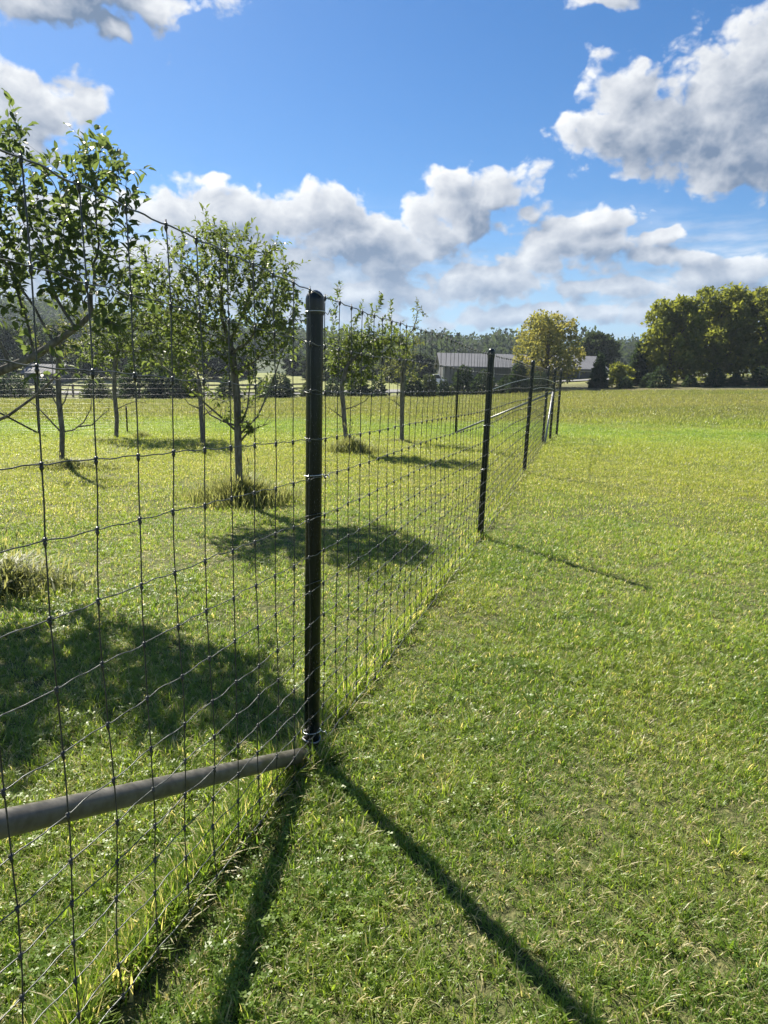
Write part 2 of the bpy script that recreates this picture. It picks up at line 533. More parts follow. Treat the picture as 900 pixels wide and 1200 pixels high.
M_YELLOW = leaf_material('turning_leaf', (0.070, 0.095, 0.028), (0.27, 0.25, 0.075), trans=(0.50, 0.46, 0.11), patch=0.4, alt=(0.30, 0.23, 0.06), spec=0.08, gloss=0.7)
M_FAR = leaf_material('far_leaf', (0.016, 0.027, 0.016), (0.044, 0.060, 0.028), trans=(0.08, 0.11, 0.04), patch=0.05, spec=0.08, gloss=0.7)
M_FARB = leaf_material('pale_far_leaf', (0.034, 0.048, 0.026), (0.085, 0.105, 0.05), trans=(0.15, 0.19, 0.07), patch=0.05, spec=0.08, gloss=0.7)
M_CON = leaf_material('conifer_needle', (0.022, 0.042, 0.024), (0.055, 0.085, 0.040), trans=(0.10, 0.15, 0.04), tw=0.25, spec=0.08, gloss=0.7)
M_CON2 = leaf_material('pale_needle', (0.040, 0.062, 0.030), (0.100, 0.120, 0.050), trans=(0.16, 0.2, 0.05), tw=0.25, spec=0.08, gloss=0.7)
M_TALL = leaf_material('tall_grass_blade', (0.070, 0.115, 0.028), (0.33, 0.30, 0.15), trans=(0.38, 0.40, 0.12), tw=0.45)
M_RAIL = solid('fence_timber', (0.16, 0.13, 0.10), (0.28, 0.235, 0.18), 3, 0.85, 0.2)
M_ROOF = solid('roof_metal', (0.10, 0.105, 0.12), (0.13, 0.135, 0.15), 0.6, 0.8, 0.15)
M_SIDING = solid('grey_siding', (0.085, 0.09, 0.10), (0.12, 0.125, 0.135), 1.0, 0.7, 0.3)
M_TRIM = solid('grey_trim', (0.24, 0.245, 0.25), (0.32, 0.325, 0.33), 2, 0.6, 0.3)
M_DOOR = solid('dark_opening', (0.045, 0.048, 0.055), (0.07, 0.075, 0.085), 2, 0.5, 0.4)
M_PAINT = solid('white_paint', (0.72, 0.73, 0.74), (0.80, 0.81, 0.82), 2, 0.3, 0.5)
M_GLASS = solid('dark_glass', (0.015, 0.018, 0.022), (0.03, 0.034, 0.04), 2, 0.08, 0.6)
M_TYRE = solid('tyre_rubber', (0.015, 0.015, 0.015), (0.03, 0.03, 0.03), 4, 0.8, 0.2)
M_ROAD = solid('asphalt', (0.16, 0.16, 0.155), (0.22, 0.215, 0.21), 0.5, 0.9, 0.2)


# ------------------------------------------------------------------ ground sheet
def axis_steps(a, b, d0, growth, dmax):
    out, x, d = [a], a, d0
    while x < b:
        x += d
        out.append(x)
        d = min(d * growth, dmax)
    return out


def build_ground():
    ys = [-60, -30, -15, -8, -4, -2] + axis_steps(-1, 1500, 0.25, 1.025, 60)
    xp = axis_steps(0, 1500, 0.25, 1.05, 70)
    xs = sorted([-x for x in xp[1:]] + xp)
    X, Y = np.meshgrid(np.array(xs), np.array(ys))
    V = np.stack([X, Y, gz(X, Y)], -1).reshape(-1, 3)
    nx, ny = len(xs), len(ys)
    F = [(j * nx + i, j * nx + i + 1, (j + 1) * nx + i + 1, (j + 1) * nx + i) for j in range(ny - 1) for i in range(nx - 1)]
    o = mesh_obj('ground', V, F, M_GROUND, None, True)
    tag(o, kind='structure')


build_ground()

# road on the far side of the meadow, with a bank of pasture behind it
rp = MB()
rx = np.linspace(-140, 60, 90)
for s0, s1 in ((0, 1),):
    top = [(x, 79.0, float(gz(x, 79.0)) + 0.10) for x in rx]
    bot = [(x, 72.5, float(gz(x, 72.5)) + 0.10) for x in rx]
    n_ = len(rx)
    rp.add(np.array(bot + top), [(i, i + 1, n_ + i + 1, n_ + i) for i in range(n_ - 1)])
tag(rp.build('road', M_ROAD), kind='structure')

# ------------------------------------------------------------------ wire fence along the lawn
P1 = hit(365, 885)
P2 = hit(562, 632)
P3 = hit(613.5, 555)
P4 = hit(635.5, 522)
P5 = hit(644, 517)
P6 = hit(652, 512)
FD = (P2 - P1)[:2] / np.linalg.norm((P2 - P1)[:2])
P0 = np.array([*(P1[:2] - FD * 4.23), 0.0])
P0[2] = float(gz(P0[0], P0[1]))
POSTS = [P0, P1, P2, P3, P4, P5, P6]
POST_H = [1.98, 1.845, 1.86, 1.90, 1.88, 1.87, 1.88]
POST_R = 0.0315
WIRE_Z = [1.82, 1.645, 1.48, 1.306, 1.162, 1.010, 0.870, 0.735, 0.605, 0.500, 0.400, 0.305, 0.215, 0.130, 0.050]


def run_frames(posts):
    P = np.array(posts)
    seg = np.linalg.norm(np.diff(P[:, :2], axis=0), axis=1)
    return P, np.concatenate([[0], np.cumsum(seg)])


def along(posts, s):
    P, cs = run_frames(posts)
    i = int(np.clip(np.searchsorted(cs, s) - 1, 0, len(P) - 2))
    t = (s - cs[i]) / (cs[i + 1] - cs[i])
    p = P[i] + (P[i + 1] - P[i]) * t
    d = (P[i + 1] - P[i])[:2]
    d = d / np.linalg.norm(d)
    return p, np.array([d[1], -d[0], 0.0])         # point, outward normal (to the camera's side)


def make_post(fence, p, h, r, caps, ties, lean=(0, 0)):
    # ties: height, tilt, twisted bright tie or plain wire
    b = np.array([p[0], p[1], p[2] - 0.3])
    mb = MB()
    H = h - 0.035
    prof = [(r * 0.0, 0), (r, 0.0), (r, 0.3 + H * 0.5), (r, 0.3 + H)]
    mb.lathe(prof, 24)
    po = mb.build('post', M_POST, fence, True)
    po.location = b - np.array(fence.location)
    po.rotation_euler = (lean[0], lean[1], 0)
    cb = MB()
    rr = r * 1.09
    cb.lathe([(rr * 0.98, H + 0.3 - 0.055), (rr, H + 0.3 - 0.05), (rr, H + 0.3 - 0.004)] +
             [(rr * math.cos(a), H + 0.3 - 0.004 + rr * 1.05 * math.sin(a)) for a in np.linspace(0.12, math.pi / 2 - 0.001, 7)], 24)
    cb.build('cap', M_CAP, po, True)
    for z, tilt, ex in ties:
        tb = MB()
        th = np.linspace(0, 2 * math.pi, 25)
        rt = r + 0.004
        pts = [(rt * math.cos(t), rt * math.sin(t), 0.3 + z + tilt * math.cos(t + 0.7)) for t in th]
        if ex:                                      # twisted tail
            pts += [(rt + 0.012, 0.004, 0.3 + z - 0.008), (rt + 0.02, -0.008, 0.3 + z + 0.006), (rt + 0.026, -0.012, 0.3 + z - 0.012)]
        tb.tube(pts, 0.0019 if ex else 0.0014, 5)
        tb.build('tie_wire', M_TIE if ex else M_WIRE_LINE, po, True)
    return po


fence = thing('wire_fence', 'near woven wire fence on dark steel posts running along the lawn', 'fence', P1)
TIES = [[], [(1.765, 0.002, 1), (1.655, -0.012, 0), (1.475, -0.006, 0), (1.306, -0.004, 0), (1.165, 0.004, 1), (1.01, 0.012, 0), (0.735, 0.02, 0), (0.11, 0.004, 1)]]
for i in range(2, 7):
    TIES.append([(z - 0.02 + 0.01 * random.random(), random.uniform(-0.02, 0.02), j in (3, 6)) for j, z in enumerate((1.62, 1.46, 1.29, 1.15, 0.99, 0.86, 0.72, 0.6, 0.39, 0.21))])
LEAN = [(0, 0), (0, 0.004), (0.0, 0.012), (0.0, 0.022), (0, 0.014), (0, 0.012), (0, 0.006)]
for p, h, ti, le in zip(POSTS, POST_H, TIES, LEAN):
    make_post(fence, p, h, POST_R, True, ti, le)

_, CS = run_frames(POSTS)
S1 = CS[1]
TOTAL = CS[-1]
STAY = 0.1405
OFF = POST_R + 0.006


def wire_lift(s):
    return 0.075 * np.clip((S1 - s) / 1.37, 0, 1.6) + 0.02 * math.sin(s * 1.3) * (s > S1 + 0.5)


def wire_point(s, j, off=OFF, jit=True):
    p, n = along(POSTS, s)
    z = WIRE_Z[j] + wire_lift(s) * (0.35 + 0.65 * WIRE_Z[j] / 1.82)
    # the netting bellies a little between the posts
    i = int(np.clip(np.searchsorted(CS, s) - 1, 0, len(CS) - 2))
    t = (s - CS[i]) / (CS[i + 1] - CS[i])
    bel = math.sin(math.pi * t)
    sag = -0.030 * bel * (0.3 + (j < 4) * 0.7) if s > S1 else -0.012 * bel
    if jit:
        h = math.sin(s * 17.3 + j * 2.1) * 0.5 + math.sin(s * 41.7 + j * 5.3) * 0.5
        z += sag + 0.0022 * h
    q = p + n * (off + 0.008 * bel * math.sin(j * 0.9 + i) + 0.003 * math.sin(s * 29 + j))
    return np.array([q[0], q[1], q[2] + z])


stay_s = []
s = S1 - 0.112
while s > 0.05:
    stay_s.append(s)
    s -= STAY * random.uniform(0.985, 1.015)
stay_s = stay_s[::-1]
s = S1 + 0.035
while s < TOTAL:
    stay_s.append(s)
    s += STAY * random.uniform(0.98, 1.02)
base_loc = np.array(fence.location)
NW = len(WIRE_Z)
KN = {}
for a, s in enumerate(stay_s):
    sk = random.uniform(-0.006, 0.006)
    pts = []
    for j in range(NW):
        pts.append(wire_point(s + sk * (j - 7) / 7 + random.uniform(-0.0015, 0.0015), j))
        KN[(a, j)] = pts[-1]
    mb = MB()
    full = []
    for j in range(NW):
        full.append(pts[j] + (np.array([0, 0, 0.012]) if j == 0 else 0))
        if j < NW - 1:
            mid = (pts[j] + pts[j + 1]) / 2 + np.array([random.uniform(-1, 1) * 0.0014, random.uniform(-1, 1) * 0.0014, 0])
            full.append(mid)
    mb.tube(np.array(full) - base_loc, 0.0017, 5)
    mb.build('stay_wire', M_WIRE, fence, True)
for j in range(NW):
    pts = []
    seq = [0.0] + stay_s + [TOTAL]
    for a in range(len(seq) - 1):
        s0, s1 = seq[a], seq[a + 1]
        for t in (0.0, 0.12, 0.34, 0.5, 0.66, 0.88):
            if t == 0.0 and 0 < a <= len(stay_s):
                q = KN[(a - 1, j)] + np.array([0.0, -0.003, 0])
            else:
                q = wire_point(s0 + (s1 - s0) * t, j)
                q = q + np.array([0, -0.003, (0.0018 if t in (0.34, 0.5) else -0.001) * (1 if (a * 7 + j * 3) % 5 < 3 else -0.7)])
            pts.append(q)
    mb = MB()
    mb.tube(np.array(pts) - base_loc, 0.0015 if j not in (0, NW - 1) else 0.0021, 5)
    mb.build('line_wire', M_WIRE_LINE, fence, True)
# the knots where wires cross: over two thousand, too small to pick apart
kb = MB()
for (a, j), p in KN.items():
    p = p - base_loc
    d = FD
    for (rx_, rz_, oz, sk) in ((0.0043, 0.012, -0.006, 0.0), (0.0078, 0.0044, 0.002, 0.002)):
        rx_ *= random.uniform(0.85, 1.15)
        V = [(d[0] * rx_, d[1] * rx_, sk), (-d[0] * rx_, -d[1] * rx_, -sk), (d[1] * 0.006, -d[0] * 0.006, 0), (-d[1] * 0.006, d[0] * 0.006, 0), (0, 0, rz_), (0, 0, -rz_)]
        kb.add(np.array(V) + p + np.array([0, -0.002, oz]), [(0, 2, 4), (2, 1, 4), (1, 3, 4), (3, 0, 4), (2, 0, 5), (1, 2, 5), (3, 1, 5), (0, 3, 5)])
tag(kb.build('wire_knots', M_WIRE, fence, True), kind='stuff')

# pipe brace from the foot of the first post up to the corner post
bp0 = P1 + np.array([-FD[0] * 0.10, -FD[1] * 0.10, 0.055])
u0 = at(0, 966, 1.22)
k_ = (np.linalg.norm((P1 - P0)[:2]) - 0.03)
dirn = (u0 - bp0)
dirn = dirn / np.linalg.norm(dirn[:2])
bp1 = bp0 + dirn * (k_ - 0.10)
br = MB()
br.tube(np.linspace(bp0, bp1, 12) - base_loc, 0.0285, 24)
bo = br.build('pipe_brace', M_BRACE, fence, True)
bb = MB()
bb.tube(np.array([bp0 + (bp1 - bp0) * 0.0, P1 + np.array([-FD[0] * 0.03, -FD[1] * 0.03, 0.035])]) - base_loc, [0.022, 0.012], 12)
bb.build('brace_end', M_TIE, bo, True)
cl = MB()
th = np.linspace(0, 2 * math.pi, 21)
cl.tube([np.array([math.cos(t) * (POST_R + 0.004), math.sin(t) * (POST_R + 0.004), 0.075 + 0.004 * math.sin(2 * t)]) for t in th], 0.0045, 6)
cl.build('clamp_band', M_PIPE, bo, True)
# silver brace near the far corner
b2 = MB()
b2.tube(np.array([P4 + np.array([0.05, -0.02, 0.03]), P5 + np.array([0.0, -0.02, 1.25])]) - base_loc, 0.024, 12)
b2.build('pipe_brace', M_PIPE, fence, True)
# slack wires looping near the far corner
for pts in ([at(575, 457, 11.5), at(600, 448, 12.8), at(622, 443, 14.0), at(640, 444, 16.0), at(654, 450, 18.5)],
            [at(622, 457, 12.5), at(634, 454, 15), at(645, 455, 17), at(655, 459, 19)]):
    P = np.array(pts)
    tt = np.linspace(0, len(P) - 1, 24)
    Q = np.stack([np.interp(tt, range(len(P)), P[:, c]) for c in range(3)], 1)
    for _ in range(3):
        Q[1:-1] = (Q[:-2] + 2 * Q[1:-1] + Q[2:]) / 4
    wb = MB()
    wb.tube(Q - base_loc, 0.006, 5)
    wb.build('slack_wire', M_TIE, fence, True)

# ------------------------------------------------------------------ the far side of the enclosure
Q1 = hit(534, 508)
R1 = on(46, 18.6)
R1 = np.array([at(46, 511, 18.6)[0], 18.6, float(gz(at(46, 511, 18.6)[0], 18.6))])
S_ = np.array([R1[0] - 2.3, 18.4, float(gz(R1[0] - 2.3, 18.4))])
STK = hit(132, 512)
STK = np.array([at(132, 500, 17.9)[0], 18.9, 0.0])
STK[2] = float(gz(STK[0], STK[1]))
far = thing('wire_fence', 'thin far fence crossing behind the fruit trees on slim dark posts', 'fence', Q1)
FP = [P6 + np.array([-0.05, 0.03, 0]), Q1, R1, S_]
fl = np.array(far.location)
for p, h, r in ((Q1, 1.82, 0.030), (R1, 1.50, 0.028), (S_, 1.75, 0.030), (STK, 0.75, 0.022)):
    make_post(far, p, h, r, True, [])
_, FCS = run_frames(FP)
for j in range(NW):
    pts = []
    for s in np.linspace(0, FCS[-1], 80):
        p, n = along(FP, s)
        hz = WIRE_Z[j] * (1.0 - 0.18 * sstep(4, 12, s)) + 0.012 * math.sin(s * 2.2 + j) - 0.02 * (j < 3) * math.sin(s * 0.9)
        pts.append(p + np.array([0, 0, hz]))
    mb = MB()
    mb.tube(np.array(pts) - fl, 0.0013, 4)
    mb.build('line_wire', M_WIRE, far, True)
sb = MB()
for s in np.arange(0.1, FCS[-1], 0.15):
    p, n = along(FP, s)
    hm = 1.82 * (1.0 - 0.18 * float(sstep(4, 12, s)))
    sb.tube(np.array([p + np.array([0, 0, 0.03]), p + np.array([0, 0, hm])]) - fl, 0.0018, 4, False)
tag(sb.build('stay_wires', M_WIRE, far, True), kind='stuff')
b3 = MB()
b3.tube(np.array([Q1 + np.array([0.03, -0.02, 0.05]), P6 + np.array([-0.03, 0, 1.30])]) - fl, 0.026, 12)
b3.build('pipe_brace', M_PIPE, far, True)
b4 = MB()
b4.tube(np.array([R1 + np.array([0.02, -0.02, 0.02]), S_ + np.array([0, 0, 1.35])]) - fl, 0.024, 10)
b4.build('pipe_brace', M_POST, far, True)

# ------------------------------------------------------------------ leaves and trees
def leaf_arrays(P, Nrm, Dir, size, width=0.5, fold=0.22, curl=0.15):
    """one folded, pointed leaf per row: 8 vertices, 6 faces"""
    n = len(P)
    Dir = Dir / (np.linalg.norm(Dir, axis=1)[:, None] + 1e-9)
    B = np.cross(Nrm, Dir)
    B /= np.linalg.norm(B, axis=1)[:, None] + 1e-9
    N = np.cross(Dir, B)
    L = np.asarray(size)[:, None]
    def pt(u, w, h):
        return P + Dir * (L * u) + B * (L * w * width) + N * (L * h)
    V = np.stack([pt(0, 0, 0), pt(0.28, 0.5, fold * 0.5), pt(0.68, 0.42, fold * 0.45 - curl * 0.4), pt(1, 0, -curl),
                  pt(0.68, -0.42, fold * 0.45 - curl * 0.4), pt(0.28, -0.5, fold * 0.5), pt(0.30, 0, 0.0), pt(0.70, 0, -curl * 0.35)], 1)
    F = [(0, 6, 1), (1, 6, 7, 2), (2, 7, 3), (0, 5, 6), (5, 4, 7, 6), (4, 3, 7)]
    return V, F


def leaf_mesh(name, P, Nrm, Dir, size, tint, mat, parent, width=0.5):
    V, F = leaf_arrays(P, Nrm, Dir, size, width)
    n = len(P)
    base = np.arange(n)[:, None] * 8
    faces = []
    for f in F:
        faces.append([tuple(r) for r in (base + np.array(f)[None, :])])
    allf = [q for k in zip(*faces) for q in k]
    return mesh_obj(name, V.reshape(-1, 3), allf, mat, parent, False, np.repeat(tint, 6))


def colonise(trunk, attract, step, rng, kill=1.6, infl=9.0, iters=140, up=0.10):
    """space colonisation from a trunk polyline into the attraction points"""
    nodes = [np.array(p, float) for p in trunk]
    par = [-1] + list(range(len(trunk) - 1))
    A = np.array(attract)
    alive = np.ones(len(A), bool)
    grown = {}
    for it in range(iters):
        if not alive.any():
            break
        N = np.array(nodes)
        Aa = A[alive]
        d2 = ((Aa[:, None, :] - N[None, :, :]) ** 2).sum(-1)
        near = d2.argmin(1)
        dm = np.sqrt(d2[np.arange(len(Aa)), near])
        ok = dm < infl
        if not ok.any():
            break
        new = 0
        for ni in np.unique(near[ok]):
            sel = Aa[ok & (near == ni)] - N[ni]
            v = (sel / (np.linalg.norm(sel, axis=1)[:, None] + 1e-9)).sum(0)
            v = v / (np.linalg.norm(v) + 1e-9) + rng.normal(0, 0.16, 3) + np.array([0, 0, up])
            v /= np.linalg.norm(v) + 1e-9
            key = (ni, tuple(np.round(v, 1)))
            if key in grown:
                continue
            grown[key] = 1
            nodes.append(N[ni] + v * step)
            par.append(int(ni))
            new += 1
        N2 = np.array(nodes[len(N):]) if new else None
        if new == 0:
            break
        idx = np.where(alive)[0]
        dd = ((A[idx][:, None, :] - N2[None, :, :]) ** 2).sum(-1).min(1)
        alive[idx[dd < (kill * step) ** 2]] = False
        if len(nodes) > 1700:
            break
    return np.array(nodes), np.array(par)


def ell(c, r, n, rng):
    v = rng.normal(size=(n, 3))
    v /= np.linalg.norm(v, axis=1)[:, None]
    return np.array(c) + v * (rng.random(n) ** 0.42)[:, None] * np.array(r)


def fruit_tree(label, base, trunk, lobes, step, leaf, per, mat, seed, r0=0.045, tip=0.0028, single=0, sticks=(), bare=0.0, infl=9.0, expo=2.35, width=0.5, name='fruit_tree', leaf_from=0.011, dead=(), twig_p=0.75, twig_n=7):
    """lobes: (centre, radii, attractors). single: how many leaves become objects of their own"""
    rng = np.random.default_rng(seed)
    t = thing(name, label, 'tree', base, 'fruit trees inside the fence')
    att = np.concatenate([ell(c, r, n, rng) for c, r, n in lobes] + [np.linspace(a, b, int(np.linalg.norm(np.array(b) - a) / step) + 2) for a, b in sticks])
    N, par = colonise(trunk, att, step, rng, infl=infl)
    n = len(N)
    kids = [[] for _ in range(n)]
    for i, p in enumerate(par):
        if p >= 0:
            kids[p].append(i)
    R = np.zeros(n)
    for i in range(n - 1, -1, -1):
        R[i] = (sum(R[k] ** expo for k in kids[i])) ** (1 / expo) if kids[i] else tip
    sc = r0 / R[0]
    R = np.where(R > tip * 1.01, tip + (r0 - tip) * np.clip((R - tip) / max(R[0] - tip, 1e-6), 0, 1) ** 1.25, R)
    nt = len(trunk)
    # chains
    main = list(range(nt))
    loc = np.array(base)
    mb = MB()
    rt = R[main].copy()
    rt[0] *= 1.25
    dense = np.linspace(0, nt - 1, nt * 3)
    TP = np.stack([np.interp(dense, range(nt), N[main][:, c]) for c in range(3)], 1)
    mb.tube(TP - loc, np.interp(dense, range(nt), rt), 10)
    mb.build('trunk', M_BARK, t, True)
    twig = MB()
    limbs = []
    stack = [(i, k) for i in main for k in kids[i] if k >= nt]
    roots = set(k for _, k in stack)

    def chain(p, k):
        c = [p, k]
        while kids[c[-1]]:
            nx = max(kids[c[-1]], key=lambda q: R[q])
            c.append(nx)
        return c
    done = set()
    big = sorted(stack, key=lambda e: -R[e[1]])[:12]
    bigset = set(k for _, k in big)

    def emit(p, k, target):
        todo = [(p, k)]
        while todo:
            a, b = todo.pop()
            c = chain(a, b)
            rr = R[c].copy()
            rr[0] = min(R[a], R[b] * 1.15)
            pts = N[c]
            if len(pts) >= 2:
                target.tube(pts - loc, rr, 6 if rr[0] > 0.008 else 4, False)
            for x in c[1:]:
                done.add(x)
            for x, nx in zip(c[1:], c[2:] + [None]):
                for q in kids[x]:
                    if q != nx:
                        todo.append((x, q))
    for p, k in stack:
        if k in bigset and R[k] > tip * 1.3:
            m2 = MB()
            emit(p, k, m2)
            m2.build('limb', M_BARK, t, True)
        else:
            emit(p, k, twig)
    for pts in dead:                                # leafless limbs
        m2 = MB()
        P = np.array(pts)
        m2.tube(P - loc, np.linspace(0.015, 0.005, len(P)), 6)
        for q in range(6):
            i = rng.integers(1, len(P))
            v = rng.normal(0, 1, 3) + np.array([0, 0, 0.6])
            v /= np.linalg.norm(v)
            m2.tube(np.array([P[i] - loc, P[i] - loc + v * 0.09, P[i] - loc + v * 0.17 + np.array([0, 0, 0.03])]), [0.004, 0.003, 0.0015], 4)
        m2.build('bare_limb', M_BARK, t, True)
    TW = []                                         # short leafy twigs
    for i in range(nt, n):
        if R[i] < leaf_from and rng.random() < twig_p:
            ax = N[i] - N[par[i]]
            ax /= np.linalg.norm(ax) + 1e-9
            v = ax * 0.5 + rng.normal(0, 0.55, 3) + np.array([0, 0, 0.45])
            v /= np.linalg.norm(v)
            Lt = leaf * rng.uniform(1.6, 3.4)
            e = N[i] + v * Lt + rng.normal(0, 0.1, 3) * Lt
            TW.append((N[i], e, v))
            twig.tube(np.array([N[i], (N[i] + e) / 2 + np.array([0, 0, 0.04 * Lt]), e]) - loc, [tip * 0.7, tip * 0.55, tip * 0.35], 3, False)
    if twig.k:
        tag(twig.build('twigs', M_BARK, t, True), kind='stuff')
    # leaves
    sel = [i for i in range(nt, n) if R[i] < leaf_from and rng.random() > bare]
    P, Dr, Nn, S, T = [], [], [], [], []
    for i in sel:
        ax = N[i] - N[par[i]]
        ax /= np.linalg.norm(ax) + 1e-9
        cnt = per + (0 if kids[i] else 2)
        for q in range(cnt):
            a = rng.random() * 2 * math.pi
            s1 = np.cross(ax, rng.normal(size=3))
            s1 /= np.linalg.norm(s1) + 1e-9
            d = ax * rng.uniform(0.2, 0.9) + s1 * rng.uniform(0.5, 1.0) + np.array([0, 0, rng.uniform(-0.45, 0.15)])
            P.append(N[i] - ax * step * rng.random() + s1 * 0.006)
            Dr.append(d)
            Nn.append(np.array([0, 0, 1.0]) + ax * 0.6 + rng.normal(0, 0.45, 3))
            S.append(leaf * rng.uniform(0.6, 1.15))
            T.append(np.clip(rng.normal(0.4, 0.28), 0, 1))
    for (a0, e0, v) in TW:
        m = int(rng.integers(twig_n - 2, twig_n + 3))
        for q in range(m):
            u = (q + 0.6) / m
            s1 = np.cross(v, rng.normal(size=3))
            s1 /= np.linalg.norm(s1) + 1e-9
            P.append(a0 + (e0 - a0) * u)
            Dr.append(v * rng.uniform(0.3, 0.9) + s1 * rng.uniform(0.5, 1.0) * (1.15 - 0.6 * u) + np.array([0, 0, rng.uniform(-0.4, 0.2)]))
            Nn.append(np.array([0, 0, 1.0]) + v * 0.6 + rng.normal(0, 0.45, 3))
            S.append(leaf * rng.uniform(0.6, 1.15))
            T.append(np.clip(rng.normal(0.4, 0.28), 0, 1))
    P, Dr, Nn, S, T = map(np.array, (P, Dr, Nn, S, T))
    print(label[:30], 'leaves', len(P), 'nodes', n)
    if len(P):
        if single:
            # those that show largest: nearest the camera and in view
            rel = P - np.array([0, 0, EYE])
            z = rel @ _f
            xx, yy = rel @ CR / z, rel @ CU / z
            vis = (np.abs(xx) < 0.56) & (np.abs(yy) < 0.75) & (z > 0)
            score = np.where(vis, S / z, 0)
            order = np.argsort(-score)
            pick, rest = order[:single], order[single:]
            V, F = leaf_arrays(P[pick] * 0, Nn[pick] * 0 + np.array([0, 0, 1.0]), Dr[pick] * 0 + np.array([1.0, 0, 0]), np.ones(len(pick)), width)
            protos = []
            for tn in (0.1, 0.4, 0.7, 0.95):
                me = D.meshes.new('leaf')
                me.from_pydata([tuple(v) for v in V[0]], [], F)
                me.attributes.new('tint', 'FLOAT', 'FACE').data.foreach_set('value', [tn] * 6)
                me.materials.append(mat)
                protos.append(me)
            for i in pick:
                d = Dr[i] / np.linalg.norm(Dr[i])
                b = np.cross(Nn[i], d)
                b /= np.linalg.norm(b)
                c = np.cross(d, b)
                o = same_mesh('leaf', protos[int(T[i] * 3.99)], t)
                o.matrix_basis = Matrix(((d[0], b[0], c[0], P[i][0] - loc[0]), (d[1], b[1], c[1], P[i][1] - loc[1]), (d[2], b[2], c[2], P[i][2] - loc[2]), (0, 0, 0, 1))) @ Matrix.Diagonal((S[i], S[i], S[i], 1))
        else:
            rest = np.arange(len(P))
        tag(leaf_mesh('foliage', P[rest] - loc, Nn[rest], Dr[rest], S[rest], T[rest], mat, t, width), kind='stuff')
    return t


def lobes_px(spec, Y, dens, jit=0.35, seed=1):
    rng = np.random.default_rng(seed)
    out = []
    for (px, py, rx, ry) in spec:
        y = Y + rng.uniform(-jit, jit)
        c = at(px, py, y)
        k = y / 800.0
        r = (rx * k, min(rx, ry) * k * 1.0, ry * k)
        out.append((c, r, max(6, int(dens * r[0] * r[1] * r[2] * 4.2))))
    return out


def trunk_path(base, pts):
    P = [np.array(base) - np.array([0, 0, 0.06])] + [np.array(p) for p in pts]
    out = [P[0]]
    for a, b in zip(P[:-1], P[1:]):
        m = max(1, int(np.linalg.norm(b - a) / 0.18))
        for q in range(1, m + 1):
            out.append(a + (b - a) * q / m)
    return out


def stick_px(a, b, Y):
    return (at(*a, Y), at(*b, Y))


# nearest apple tree, its trunk outside the frame on the left
Y1 = 5.6
B1 = np.array([-3.75, 5.6, float(gz(-3.75, 5.6))])
fruit_tree('nearest apple tree with the largest leaves, its thick limb arching in from the left', B1,
           trunk_path(B1, [(-3.75, 5.6, 0.6), (-3.65, 5.6, 1.1), at(-40, 452, 5.6), at(40, 418, 5.55), at(88, 385, 5.5), at(108, 368, 5.5)]),
           lobes_px([(112, 235, 42, 72), (98, 300, 58, 58), (22, 235, 40, 85), (15, 320, 62, 55), (150, 335, 34, 44), (60, 360, 70, 30), (-70, 250, 70, 110), (-90, 350, 70, 60), (130, 200, 22, 30), (120, 385, 50, 22)], Y1, 760, 0.4, 3),
           0.075, 0.084, 1, M_APPLE, 21, r0=0.040, tip=0.0022, twig_p=0.9, twig_n=6, single=300,
           sticks=[stick_px((15, 230), (12, 148), 5.5), stick_px((98, 230), (96, 165), 5.5), stick_px((125, 220), (126, 165), 5.6), stick_px((140, 250), (150, 190), 5.55), stick_px((150, 260), (163, 232), 5.6), stick_px((85, 240), (82, 178), 5.65),
                   stick_px((40, 420), (0, 395), 5.65), stick_px((30, 440), (75, 445), 5.5)],
           leaf_from=0.0085, width=0.52,
           dead=[[at(-30, 505, 5.5), at(10, 487, 5.5), at(40, 465, 5.5), at(62, 445, 5.52), at(75, 432, 5.5)]])

